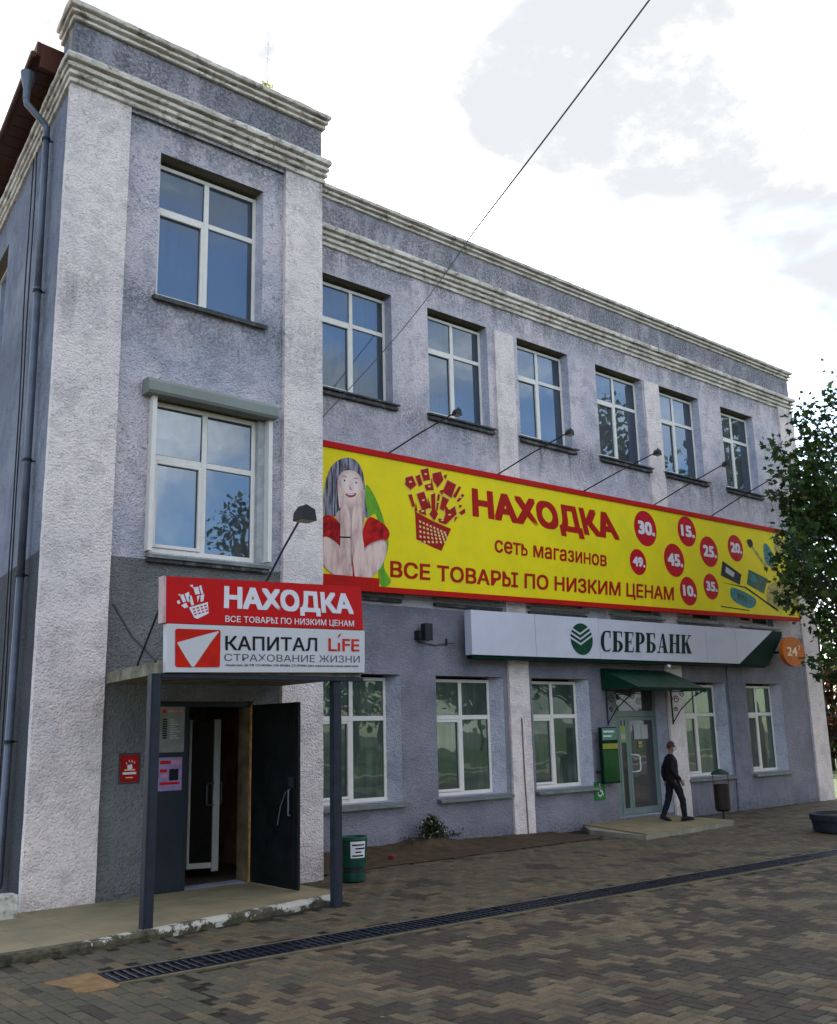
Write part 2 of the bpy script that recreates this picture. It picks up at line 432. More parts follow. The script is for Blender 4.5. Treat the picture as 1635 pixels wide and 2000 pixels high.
def paver_shape(hw, hl, dz=0.0, seed=0):
    r = random.Random(seed); j = lambda a: r.uniform(-a, a)
    o = .0035; i_ = .011
    v = []
    for sx, sy in ((-1,-1),(1,-1),(1,1),(-1,1)): v.append((sx*(hw-o)+j(.0012), sy*(hl-o)+j(.0012), -.013))
    for sx, sy in ((-1,-1),(1,-1),(1,1),(-1,1)): v.append((sx*(hw-o)+j(.0012), sy*(hl-o)+j(.0012), -.005))
    for sx, sy in ((-1,-1),(1,-1),(1,1),(-1,1)): v.append((sx*(hw-i_), sy*(hl-i_), j(.0012)))
    f = [(8,9,10,11)]
    for a in range(4):
        b = (a+1) % 4
        f += [(a, b, b+4, a+4), (a+4, b+4, b+8, a+8)]
    return v, f
cells = []   # centre x,y, angle, half width, half length, material
def lay(x, y, ang, hw, hl, zone):
    if zone == 'bond':
        mi = 5 if rng.random() < .55 else (6 if rng.random() < .6 else (0 if rng.random() < .7 else 3))
    else:
        n = mnoise.noise(Vector((x*1.15+9, y*1.5, 0)))+.55*mnoise.noise(Vector((x*3.1, y*3.4, 4)))
        near = y < drain_y(x)
        if n+rng.uniform(-.28, .28) > (.0 if near else .42): mi = rng.choice((2, 3, 2))
        else: mi = rng.choice((0, 0, 1, 0, 4, 6) if near else (0, 6, 0, 6, 4, 5))
        if x < 6.2 and near and y > -7.2: mi = rng.choice((mi, 5, 6, 0))
    cells.append((x, y, ang, hw, hl, mi))
def ok_zone(x, y):
    if abs(y-drain_y(x)) < .36 and x > 4.05: return False
    if x < 8.25 and y > -4.05-(8.2-x)*.09: return False
    if 9.2 < x < 16.4 and y > -1.45: return False
    if x > 16.3 and y > -.15: return False
    if 16.75 < x < 20.2 and y > -1.95: return False
    if x <= 9.25 and y > -1.95: return False
    return True
# herringbone at 45 degrees to the facade
HA = R(3)
def hb(x, y): return (x*math.cos(HA)-y*math.sin(HA), x*math.sin(HA)+y*math.cos(HA))
n0 = int(60/W_)
for i in range(-160, 260):
    for j in range(-260, 160):
        k = (i-j) % 4
        if k == 0: cx, cy, a = (i+1)*W_, (j+.5)*W_, 90
        elif k == 3: cx, cy, a = (i+.5)*W_, (j+1)*W_, 0
        else: continue
        X, Y = hb(cx, cy); 
        if not (-1 < X < 33 and -15.5 < Y < 0.1): continue
        if X < 5.0+(-Y-5.6)*-.35: continue
        if not ok_zone(X, Y): continue
        lay(X, Y, a+3, W_/2, W_, 'herr')
# running bond to the left of the drain
bw, bl = .14, .28
for i in range(-10, 70):
    X = -1+i*bw
    for j in range(0, 64):
        Y = -15.4+j*bl+(bl/2 if i % 2 else 0)
        if X < -1 or X > 5.0+(-Y-5.6)*-.35-.02 or Y > -1.9 or not ok_zone(X, Y): continue
        lay(X, Y, 0, bw/2, bl/2, 'bond')
def px_of(x, y):
    d = Vector((x, y, 0))-M.translation; w = d.dot(cF)
    if w < .5: return None
    return 817.5+FPX*d.dot(cR)/w, 1000-FPX*d.dot(cU)/w, w
vis = []
for idx, c in enumerate(cells):
    p = px_of(c[0], c[1])
    if p and 10 < p[0] < 1625 and p[1] < 1990: vis.append((p[2], idx))
vis.sort(); single = {i for _, i in vis[:290]}
protos = {}
for idx in sorted(single):
    x, y, a, hw, hl, mi = cells[idx]; key = (hw, hl, mi, idx % 3)
    if key not in protos:
        v, f = paver_shape(hw, hl, seed=hash((mi, idx % 3, hw > .058)) % 999)
        me = bpy.data.meshes.new('paver'); me.from_pydata(v, [], f); me.materials.append(PM[mi]); protos[key] = me
    o = bpy.data.objects.new('paver', protos[key]); COL.objects.link(o); o.parent = pave
    o.location = (x, y, rng.uniform(-.0025, .0025)); o.rotation_euler = (rng.gauss(0, .008), rng.gauss(0, .008), R(a)+rng.gauss(0, .006))
rest = MB()
for idx, (x, y, a, hw, hl, mi) in enumerate(cells):
    if idx in single: continue
    v, f = paver_shape(hw, hl, seed=idx % 17)
    ca, sa = math.cos(R(a)), math.sin(R(a)); z = rng.uniform(-.003, .0025); tx, ty = rng.gauss(0, .01), rng.gauss(0, .01)
    rest.add([(x+px*ca-py*sa, y+px*sa+py*ca, pz+z+px*tx+py*ty) for px, py, pz in v], f, mi)
rest.build('pavers', PM, pave, kind='stuff')

# earth strip along the wall
soilm = simple('bare_earth', (.062, .042, .023), .98, var=.35, scale=5, bump=.9, bscale=30, dirt=(.05, .04, .022))
s_ = MB(); nx, ny = 120, 20
for i in range(nx+1):
    for j in range(ny+1):
        x = 9.25+(16.5-9.25)*i/nx; y = -1.52+1.6*j/ny+.05*mnoise.noise(Vector((x*1.5, 0, 0)))*(1-j/ny)
        t = j/ny
        h = .012+.11*t*t*math.exp(-((x-11.6)/2.6)**2)+.05*t
        h += .16*math.exp(-((x-12.85)/.5)**2-((y+.25)/.35)**2)+.02*mnoise.noise(Vector((x*3, y*3, 1)))*t+.006*mnoise.noise(Vector((x*12, y*12, 3)))
        if x > 15.6: h -= .03*t*(x-15.6)
        s_.v.append((x, y, h))
for i in range(nx):
    for j in range(ny):
        a = i*(ny+1)+j; s_.f.append((a, a+ny+1, a+ny+2, a+1)); s_.m.append(0)
s_.build('bare_earth', soilm, smooth=True, kind='structure')

# road, verge and lawn on the other side of the square
road = simple('asphalt', (.055, .055, .058), .9, var=.2, scale=2, bump=.5)
lawnm = simple('lawn', (.05, .085, .022), .95, var=.35, scale=1.5, bump=.9, bscale=30)
MB().add([(-70,-33,-.07),(90,-33,-.07),(90,-25,-.07),(-70,-25,-.07)], [(0,1,2,3)]).build('road', road, kind='structure')
k_ = MB(); k_.bbox(-70, 90, -25, -24.8, -.09, .06); k_.bbox(-70, 90, -33.2, -33, -.09, .06)
k_.build('kerb', M_concrete, kind='structure')
MB().add([(-90,-33.2,-.02),(110,-33.2,-.02),(110,-95,.4),(-90,-95,.4)], [(0,1,2,3)]).build('lawn', lawnm, kind='structure')
MB().add([(29.5,-9,-.05),(90,-9,-.05),(90,60,.2),(29.5,60,.2)], [(0,1,2,3)]).build('side_lawn', lawnm, kind='structure')

# ------------------------------------------------------------------ building
bld = thing('shop_building', 'three storey lilac plastered building with projecting tower bay and white pilasters', 'building')
TL, TR, YT, XE = 4.62, 9.23, -1.90, 28.82
TP = YT+.08     # recessed tower panel
ZTOP = 13.2
KS = math.tan(R(7))     # the side wall is not quite square to the front
def shear(o):
    for v in o.data.vertices:
        if v.co.y > YT: v.co.x += (v.co.y-YT)*KS
    return o

def wall_xz(mb, x0, x1, z0, z1, y, ops, depth, rm=1, lm=2):
    """front wall in the plane y with openings (x0,x1,z0,z1) and their reveals"""
    xs = sorted({x0, x1, *[o[0] for o in ops], *[o[1] for o in ops]}); zs = sorted({z0, z1, *[o[2] for o in ops], *[o[3] for o in ops]})
    for a, b in zip(xs, xs[1:]):
        for c, d in zip(zs, zs[1:]):
            mx_, mz = (a+b)/2, (c+d)/2
            if any(o[0] < mx_ < o[1] and o[2] < mz < o[3] for o in ops): continue
            mb.add([(a,y,c),(b,y,c),(b,y,d),(a,y,d)], [(0,1,2,3)])
    for op in ops:
        a, b, c, d = op[:4]; e = y+depth
        if len(op) > 4:       # splayed jambs down to the narrower frame
            ia, ib = op[4], op[5]; e = y+.26
            mb.add([(a,y,c),(ia,e,c),(ia,e,d),(a,y,d)], [(0,1,2,3)], 3)
            mb.add([(b,y,c),(ib,e,c),(ib,e,d),(b,y,d)], [(3,2,1,0)], 3)
            mb.add([(a,y,d),(b,y,d),(ib,e,d),(ia,e,d)], [(0,1,2,3)], 2)
            mb.add([(a,y,c),(b,y,c),(ib,e,c),(ia,e,c)], [(3,2,1,0)], 1)
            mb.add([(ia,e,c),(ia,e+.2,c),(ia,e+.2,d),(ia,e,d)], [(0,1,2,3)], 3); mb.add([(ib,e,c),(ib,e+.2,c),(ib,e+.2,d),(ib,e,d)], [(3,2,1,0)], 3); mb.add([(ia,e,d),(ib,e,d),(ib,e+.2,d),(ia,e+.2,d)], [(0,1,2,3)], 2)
            continue
        mb.add([(a,y,c),(a,e,c),(a,e,d),(a,y,d)], [(0,1,2,3)], rm)
        mb.add([(b,y,c),(b,e,c),(b,e,d),(b,y,d)], [(3,2,1,0)], rm)
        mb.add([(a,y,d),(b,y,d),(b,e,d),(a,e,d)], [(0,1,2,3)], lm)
        mb.add([(a,y,c),(b,y,c),(b,e,c),(a,e,c)], [(3,2,1,0)], rm)

WX = [(10.52, 12.34), (13.36, 15.18), (16.18, 18.0), (19.07, 21.0), (21.72, 23.62), (24.74, 26.47)]
UP, MID, GR = (8.93, 11.38), (4.97, 7.40), (.93, 3.32)
DOOR = (18.88, 20.985, .15, 3.2)
ops = [(a, b, *UP) for a, b in WX]+[(a, b, *MID) for a, b in WX]+[(a-.04, b+.06, *GR, a, b-.12) for i, (a, b) in enumerate(WX) if i != 3]+[DOOR]
w = MB(); wall_xz(w, TR, XE, -.1, ZTOP, 0, ops, .42)
w.build('wall', [M_wall, M_reveal, M_lint, M_reveal_g], bld)
T1 = (6.14, 8.05, 8.95, 11.42); T2 = (6.16, 8.18, 4.88, 7.27)
ENT = (6.38, 8.02, .09, 2.72)
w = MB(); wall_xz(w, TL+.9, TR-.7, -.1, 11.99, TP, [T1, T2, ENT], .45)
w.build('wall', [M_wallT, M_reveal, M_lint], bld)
w = MB()
w.add([(TL,YT+.02,11.9),(TR,YT+.02,11.9),(TR,YT+.02,ZTOP),(TL,YT+.02,ZTOP)], [(0,1,2,3)])
w.build('parapet_wall', M_wallT, bld)
w = MB()
# left side wall with one window opening (built in y,z)
SW = (2.45, 4.2, 8.9, 11.3)
ys = [YT+.02, SW[0], SW[1], 13]; zs = [-.1, SW[2], SW[3], 12.3]
for a, b in zip(ys, ys[1:]):
    for c, d in zip(zs, zs[1:]):
        if a == SW[0] and c == SW[2]: continue
        w.add([(TL,b,c),(TL,a,c),(TL,a,d),(TL,b,d)], [(0,1,2,3)])
e = TL+.3
w.add([(TL,SW[0],SW[2]),(e,SW[0],SW[2]),(e,SW[0],SW[3]),(TL,SW[0],SW[3])], [(0,1,2,3)], 1)
w.add([(TL,SW[1],SW[2]),(e,SW[1],SW[2]),(e,SW[1],SW[3]),(TL,SW[1],SW[3])], [(0,1,2,3)], 1)
w.add([(TL,SW[0],SW[3]),(e,SW[0],SW[3]),(e,SW[1],SW[3]),(TL,SW[1],SW[3])], [(0,1,2,3)], 2)
w.add([(TL,SW[0],SW[2]),(e,SW[0],SW[2]),(e,SW[1],SW[2]),(TL,SW[1],SW[2])], [(0,1,2,3)], 1)
w.add([(TL,YT+.02,12.3),(TL,-1.2,12.3),(TL,-1.2,ZTOP),(TL,YT+.02,ZTOP)], [(0,1,2,3)])
shear(w.build('side_wall', [M_wallShade, M_reveal, M_lint], bld))
w = MB()
w.add([(TR,YT+.02,-.1),(TR,0,-.1),(TR,0,ZTOP),(TR,YT+.02,ZTOP)], [(0,1,2,3)])
w.add([(XE,0,-.1),(XE,13,-.1),(XE,13,ZTOP),(XE,0,ZTOP)], [(0,1,2,3)])
w.add([(XE,13,-.1),(TL+14.9*KS,13,-.1),(TL+14.9*KS,13,12.6),(XE,13,12.6)], [(0,1,2,3)])
w.build('side_wall', M_wallShade, bld)
# parapet backs and roof
w = MB(); w.box(TR, XE-.02, .02, .3, 12.3, ZTOP); w.box(TL+.02, TR-.02, YT+.04, YT+.3, 12.3, ZTOP); w.box(TL+.10, TL+.34, YT+.3, -1.22, 12.3, ZTOP-.01)
w.box(TR-.3, TR-.02, YT+.3, .3, 12.3, ZTOP-.01)
w.build('parapet_core', M_concrete, bld)
w = MB()
w.slab([(TL-.38,-1.19),(9.0,-1.19),(7.2,13.3),(TL-.38,13.3)], 12.78, 12.86)
w.box(TL-.42, TL-.36, -1.23, 13.3, 12.70, 12.94)
w.box(TL-.36, TL+.06, -1.25, -1.19, 12.50, 12.92)
shear(w.build('roof', M_roof, bld))
w = MB(); w.slab([(8.9,.3),(XE-.05,.3),(XE-.05,13.0),(8.9,13.0)], 12.64, 12.76); w.build('roof', M_roof, bld)
# sheet of ridged soffit boards on the eave
for i in range(40):
    shear(MB().box(TL-.36, TL-.01, -1.18+i*.34, -1.18+i*.34+.325, 12.70, 12.73).build('soffit_board', M_roof, bld))

# pilasters
def pilaster(x0, x1, y0, y1, z1, mat=M_pil, z0=-.05):
    """slightly uneven plastered strip"""
    mb = MB(); nz = int((z1-z0)/.16); ring = []
    for i in range(nz+1):
        z = z0+(z1-z0)*i/nz
        j = [.007*mnoise.noise(Vector((x0*3, z*2.7, s*9)))+.004*mnoise.noise(Vector((x0*3, z*9, s*5))) for s in range(3)]
        ring.append([(x0+j[0], y1, z), (x0+j[0], y0+j[1], z), (x1+j[2], y0+j[1]*.6, z), (x1+j[2], y1, z)])
    for q in ring: mb.v += q
    for i in range(nz):
        for k in range(3):
            a = i*4+k; mb.f.append((a, a+1, a+5, a+4)); mb.m.append(0)
    t = nz*4; mb.f.append((t, t+1, t+2, t+3)); mb.m.append(0)
    return mb.build('pilaster', mat, bld)
pilaster(TL-.004, 5.58, YT, TP+.03, 11.99)
pilaster(8.46, TR+.004, YT, TP+.03, 11.99)
pilaster(15.38, 16.0, -.06, .02, 11.36)
pilaster(21.02, 21.68, -.06, .02, 11.36)
pilaster(27.97, XE+.01, -.06, .02, 11.99)
pilaster(23.78, 24.5, -.05, .02, 4.5, plaster('plaster_ground_pilaster', (.235, .23, .275), (.20, .20, .24)))

# cornices: stepped plaster mouldings run round the facade, corners mitred, edges worn
path = [(TL+14.9*KS, 13.0), (TL, YT), (TR, YT), (TR, 0.0), (XE, 0.0), (XE, 13.0)]
def cornice(name, prof, path, mat, seed):
    pts = []; 
    for i in range(len(path)-1):
        a, b = Vector(path[i]), Vector(path[i+1]); L = (b-a).length; n = max(2, int(L/.085))
        for k in range(n): pts.append((a+(b-a)*k/n, i, k == 0))
    pts.append((Vector(path[-1]), len(path)-2, False))
    def nrm(i):
        d = (Vector(path[i+1])-Vector(path[i])).normalized(); return Vector((d.y, -d.x))   # outward
    mb = MB(); m = len(prof)
    sgn = 1
    for q, (p, i, corner) in enumerate(pts):
        n = nrm(i)
        if corner and i > 0:
            n1 = nrm(i-1); n = (n+n1); 
        for s, (o, z) in enumerate(prof):
            j = 0 if o < .01 else (.010*mnoise.noise(Vector((q*.31, s*2.3, seed)))+.016*min(0, mnoise.noise(Vector((q*.9, s*3.1, seed+5)))))
            jz = 0 if o < .01 else .008*mnoise.noise(Vector((q*.45, s*1.3, seed+9)))
            mb.v.append((p.x+n.x*(o+j), p.y+n.y*(o+j), z+jz))
    for q in range(len(pts)-1):
        for s in range(m-1):
            a = q*m+s; mb.f.append((a, a+m, a+m+1, a+1)); mb.m.append(0)
    return mb.build(name, mat, bld)
def band_prof(z, steps):
    pr = [(0.0, z)]
    for o, h in steps:
        q = max(.004, o-.055); pr += [(o-.010, z+.004), (o, z+.014), (o+.004, z+h-.055), (o-.008, z+h-.044), (q, z+h-.038), (q, z+h-.002)]
        z += h
    return pr, z
lowp, zl = band_prof(11.965, [(.05, .115), (.075, .118), (.10, .118), (.135, .125)])
lowp = lowp[:-3]+[(.12, 12.435), (0, 12.46)]
upp, zu = band_prof(13.06, [(.055, .10), (.09, .10)])
upp = upp+[(.12, 13.262), (.132, 13.275), (.135, 13.335), (.10, 13.36), (-.25, 13.375)]
cornice('lower_cornice', lowp, path, M_corn, 1)
# the parapet moulding returns only a little way along the left side
upath = [(TL+.7*KS, -1.2), (TL, YT), (TR, YT), (TR, 0.0), (XE, 0.0), (XE, 13.0)]
cornice('upper_cornice', upp, upath, M_corn, 11)

# ------------------------------------------------------------------ windows
def window(x0, x1, z0, z1, y, glass=M_glass, tr=.665, casement=True, fw=.065, label=None):
    """y = plane of the glass; frame in front and behind it"""
    mx_ = (x0+x1)/2; zt = z0+(z1-z0)*tr; f = MB(); d0, d1 = y-.03, y+.045
    f.bbox(x0, x0+fw, d0, d1, z0, z1, .006); f.bbox(x1-fw, x1, d0, d1, z0, z1, .006)
    f.bbox(x0+fw, x1-fw, d0, d1, z1-fw, z1, .006); f.bbox(x0+fw, x1-fw, d0, d1, z0, z0+fw*1.15, .006)
    f.bbox(mx_-.045, mx_+.045, d0+.002, d1, z0+fw, z1-fw, .006)
    f.bbox(x0+fw, mx_-.045, d0+.004, d1, zt-.045, zt+.045, .006); f.bbox(mx_+.045, x1-fw, d0+.004, d1, zt-.045, zt+.045, .006)
    fr = f.build('window', M_pvc, bld, label=label)
    a0, a1, b0, b1 = x0+fw, mx_-.045, z0+fw*1.15, zt-.045
    if casement:
        s = MB(); q = .055; e0, e1 = d0-.022, d0+.05
        s.bbox(a0+.004, a0+q, e0, e1, b0+.004, b1-.004, .006); s.bbox(a1-q, a1-.004, e0, e1, b0+.004, b1-.004, .006)
        s.bbox(a0+q, a1-q, e0, e1, b0+.004, b0+q, .006); s.bbox(a0+q, a1-q, e0, e1, b1-q, b1-.004, .006)
        s.build('sash', M_pvc, fr)
    rects = [(a0, a1, b0, b1), (mx_+.045, x1-fw, b0, b1), (a0, a1, zt+.045, z1-fw), (mx_+.045, x1-fw, zt+.045, z1-fw)]
    for i, (a, b, c, d) in enumerate(rects):
        if i == 0 and casement: a, b, c, d = a+.05, b-.05, c+.05, d-.05
        t1, t2 = rng.gauss(0, .0035), rng.gauss(0, .0035)
        p = MB(); w_, h_ = (b-a)/2, (d-c)/2
        p.box(a, b, y, y+.02, c, d)
        p.v = [(vx, vy+t1*(vx-(a+b)/2)+t2*(vz-(c+d)/2), vz) for vx, vy, vz in p.v]
        p.build('pane', glass, fr)
        g = MB(); gw = .009
        g.box(a, a+gw, y-.012, y, c, d); g.box(b-gw, b, y-.012, y, c, d); g.box(a+gw, b-gw, y-.012, y, c, c+gw); g.box(a+gw, b-gw, y-.012, y, d-gw, d)
        g.build('gasket', M_sash, fr)
    return fr
def sill(x0, x1, z, y0, y1, mat, fr, t=.035, slope=.05):
    m = MB()
    m.add([(x0,y0,z-slope),(x1,y0,z-slope),(x1,y1,z),(x0,y1,z),(x0,y0,z-slope-t),(x1,y0,z-slope-t),(x1,y0+.02,z-slope-t),(x0,y0+.02,z-slope-t)],
          [(0,1,2,3),(4,5,1,0),(4,7,6,5)])
    m.add([(x0,y0,z-slope-t),(x0,y0,z-slope),(x0,y1,z),(x0,y1,z-.03)], [(0,1,2,3)]); m.add([(x1,y0,z-slope-t),(x1,y0,z-slope),(x1,y1,z),(x1,y1,z-.03)], [(3,2,1,0)])
    return m.build('sill', mat, fr)
def stone_sill(x0, x1, z, fr, y0=-.09):
    m = MB(); m.bbox(x0, x1, y0, .02, z-.15, z-.075, .012); return m.build('stone_sill', M_sillB, fr)
for i, (a, b) in enumerate(WX):
    f = window(a, b, UP[0]-.0, UP[1]-.06, .26)
    sill(a-.09, b+.10, UP[0]+.01, -.13, .17, M_sillB, f); stone_sill(a-.06, b+.08, UP[0]-.02, f)
    f = window(a, b, MID[0], MID[1]-.03, .20)
    sill(a-.09, b+.10, MID[0]-.03, -.13, .17, M_sillG, f); stone_sill(a-.06, b+.08, MID[0]-.09, f)
    if i != 3:
        f = window(a+.0, b-.12, GR[0], GR[1]-.05, .28, M_glassG)
        sill(a-.08, b+.14, GR[0]+.0, -.14, .25, M_sillG, f, t=.05)
f = window(T1[0], T1[1], T1[2], T1[3]-.06, YT+.34); sill(T1[0]-.06, T1[1]+.06, T1[2]+.01, YT-.02, YT+.28, M_sillB, f, t=.07)
f = window(T2[0]+.02, T2[1]-.16, T2[2], T2[3]-.02, YT+.20, tr=.625, fw=.075)
sill(T2[0]-.03, T2[1]+.03, T2[2]-.0, YT-.05, YT+.18, M_sillG, f, t=.05)
m = MB(); m.bbox(T2[0]-.02, T2[1]+.02, YT-.01, YT+.08, T2[2]-.16, T2[2]-.09, .01); m.build('stone_sill', M_sillB, f)
# side window (plane x = const): built like the others, then turned
sw = MB(); X = TL+.2
for a, b, c, d in ((SW[0], SW[0]+.07, SW[2], SW[3]), (SW[1]-.07, SW[1], SW[2], SW[3]), (SW[0], SW[1], SW[2], SW[2]+.07), (SW[0], SW[1], SW[3]-.07, SW[3]), ((SW[0]+SW[1])/2-.045, (SW[0]+SW[1])/2+.045, SW[2], SW[3])):
    sw.box(X-.03, X+.04, a, b, c, d)
swo = shear(sw.build('window', M_pvc, bld))
for a, b in ((SW[0]+.07, (SW[0]+SW[1])/2-.045), ((SW[0]+SW[1])/2+.045, SW[1]-.07)):
    shear(MB().box(X, X+.02, a, b, SW[2]+.07, SW[3]-.07).build('pane', M_glass, swo))

# roller shutter on the tower window
m = MB(); y0 = YT-.17
prof = [(y0+.03, 7.26), (y0, 7.30), (y0, 7.44), (y0+.05, 7.50), (TP, 7.50), (TP, 7.26)]
n = len(prof); xa, xb = 5.98, 8.24
m.add([(xa, y, z) for y, z in prof]+[(xb, y, z) for y, z in prof], [tuple(range(n)), tuple(range(2*n-1, n-1, -1))]+[(i, (i+1) % n, (i+1) % n+n, i+n) for i in range(n)])
sh = m.build('shutter_box', simple('shutter_grey', (.19, .215, .195), .5, var=.12, scale=1.5, dirt=(.2, .19, .16)), bld)
MB().box(T2[0]-.05, T2[0]+.02, YT-.04, YT+.1, T2[2], 7.26).build('guide_rail', M_pvc, sh)
m = MB(); m.box(T2[1]-.03, T2[1]+.04, YT-.03, YT+.1, T2[2]+.02, 7.26)
m.build('guide_rail', M_pvc, sh)
MB().box(T2[1]-.158, T2[1]-.02, YT+.1, YT+.26, T2[2]+.01, 7.25).build('jamb_filler', simple('jamb_grey', (.34,.35,.36), .7), sh)

# ------------------------------------------------------------------ tower entrance
M_slate = simple('slate_paint', (.014, .019, .028), .45, var=.15, scale=2, dirt=(.03,.03,.03), dirtamt=.4)
M_doorblk = simple('black_green_door_paint', (.004, .0052, .005), .55, var=.3, scale=3)
M_brown = simple('brown_interior', (.26, .15, .095), .8, var=.4, scale=2)
v_ = MB(); a, b, y1 = ENT[0]-.02, ENT[1]+.9, 1.4
y0 = TP+.42
v_.add([(a,y0,.09),(b,y0,.09),(b,y1,.09),(a,y1,.09)], [(0,1,2,3)], 1)
v_.add([(a,y0,2.75),(b,y0,2.75),(b,y1,2.75),(a,y1,2.75)], [(3,2,1,0)])
v_.add([(a,y0,.09),(a,y1,.09),(a,y1,2.75),(a,y0,2.75)], [(0,1,2,3)])
v_.add([(b,y0,.09),(b,y1,.09),(b,y1,2.75),(b,y0,2.75)], [(3,2,1,0)])
v_.add([(a,y1,.09),(b,y1,.09),(b,y1,2.75),(a,y1,2.75)], [(0,1,2,3)])
v_.add([(ENT[1],y0,.09),(b,y0,.09),(b,y0,2.75),(ENT[1],y0,2.75)], [(3,2,1,0)])
v_.build('vestibule', [M_brown, simple('vestibule_floor', (.10, .085, .06), .6)], bld)
MB().box(ENT[1]-.05, ENT[1]-.004, TP+.02, TP+.40, .09, 2.70).build('door_jamb', simple('brown_jamb', (.12, .085, .05), .6, scale=3, var=.5), bld)
MB().bbox(ENT[1]-.075, ENT[1]-.03, TP-.02, TP+.03, .10, 2.66, .005).build('door_jamb', simple('varnished_wood', (.36, .17, .05), .5, var=.4, scale=12), bld)
MB().box(ENT[0]+.0, ENT[1]-.05, TP+.06, TP+.12, 2.64, 2.715).build('door_head', M_slate, bld)
# fixed leaf
fl_ = MB().bbox(6.39, 6.90, TP-.035, TP+.01, .10, 2.68, .008).build('door', M_slate, bld, label='closed slate blue metal door leaf')
MB().box(6.86, 6.885, TP-.045, TP-.035, .12, 2.66).build('edge_strip', M_slate, fl_)
# open leaf, swung out square to the wall
d_ = MB().bbox(7.90, 7.945, -3.20, -1.93, .115, 2.66, .006).build('door', M_doorblk, bld, label='open black green metal door leaf')
MB().bbox(7.889, 7.90, -3.12, -2.0, .2, 2.58, .004).build('door_panel', M_doorblk, d_)
m = MB(); m.tube([(7.87, -3.05, 1.45), (7.84, -3.05, 1.45), (7.84, -3.05, 1.10), (7.87, -3.05, 1.10)], .012); m.build('handle', M_zinc, d_)
MB().box(7.872, 7.889, -3.13, -3.0, 1.48, 1.62).build('lock', M_black, d_)
m = MB(); m.tube([(7.875, -2.93, 1.42), (7.868, -2.80, 1.2), (7.872, -2.72, .95)], .009); m.build('chain', M_zinc, d_)
for z in (.5, 1.4, 2.3): MB().tube([(7.95, -1.915, z), (7.95, -1.915, z+.14)], .018).build('hinge', M_black, d_)
# inner glazed door, half open
M_white2 = simple('white_aluminium', (.45, .45, .43), .4, var=.05)
di = MB(); di.bbox(7.76, 7.87, -1.05, -1.0, .2, 2.47, .005); di.bbox(7.40, 7.44, -.92, -.87, .25, 2.47, .005)
di.add([(7.44,-.9,.25),(7.76,-1.02,.25),(7.76,-1.02,.33),(7.44,-.9,.33)], [(0,1,2,3)])
di = di.build('vestibule_door', M_white2, bld)
MB().add([(7.44,-.885,.33),(7.76,-1.02,.33),(7.76,-1.02,2.44),(7.44,-.885,2.44)], [(0,1,2,3)]).build('pane', simple('dark_door_glass', (.004, .004, .004), .3, spec=.05), di)
m = MB(); m.tube([(7.76, -1.06, 1.5), (7.60, -1.16, 1.5), (7.58, -1.17, 1.48), (7.58, -1.17, 1.2), (7.60, -1.16, 1.18), (7.76, -1.06, 1.18)], .012)
m.tube([(7.87, -1.03, 1.5), (7.95, -.95, 1.5), (7.95, -.95, 1.18), (7.87, -1.03, 1.18)], .012); m.build('handle', M_zinc, di)

# entrance platform
pl = MB()
edge = [(x, -4.34+(max(0, x-4.6))*.155+.018*mnoise.noise(Vector((x*2.1, 1, 0)))+.012*mnoise.noise(Vector((x*7, 2, 0)))) for x in [1.0+i*.08 for i in range(90)]]
poly = edge+[(8.2, -3.75), (8.30, -2.6), (8.6, YT), (8.6, TP-.0), (1.0, TP)]
pl.slab([(x, y+.03) for x, y in poly[:90]]+poly[90:], -.05, .088)
po = pl.build('entrance_platform', simple('platform_concrete', (.20, .165, .095), .9, var=.16, scale=1.6, bump=.5, bscale=50, dirt=(.13, .125, .085), dirtamt=.6))
po['kind'] = 'structure'
# tiles with open joints
tm = simple('platform_tile', (.225, .185, .105), .85, var=.14, scale=2.2, bump=.4, bscale=60, dirt=(.15, .14, .09), dirtamt=.6)
tx = 1.0
while tx < 8.0:
    fy = -4.34+(max(0, tx+.3-4.6))*.155+.10
    for a, b in ((fy, (fy+TP)/2), ((fy+TP)/2, TP-.02)):
        t = MB(); z = .098+rng.uniform(-.002, .002); t.bbox(tx+.004, tx+.606, a+.004, b-.004, .07, z, .004); t.build('tile', tm, po)
    tx += .61
# whitewashed broken edge along the front
e_ = MB(); n = len(edge)
for i, (x, y) in enumerate(edge):
    j = .012*mnoise.noise(Vector((x*9, 0, 0))); k = .02*max(0, mnoise.noise(Vector((x*4, 5, 0))))
    e_.v += [(x, y-.004+j, -.03), (x, y-.012+j, .055-k), (x, y+.01+j, .095-k*1.2), (x, y+.10, .102-k*.3)]
for i in range(n-1):
    for k in range(3):
        a = i*4+k; e_.f.append((a, a+4, a+5, a+1)); e_.m.append(0)
e_.build('edge', M_edge, po)
e2 = MB(); e2.bbox(3.0, 4.47, -2.26, -1.98, .0, .37, .02)
tag(e2.build('low_wall', M_whitewash), 'low whitewashed block against the left foot of the tower', 'low wall')

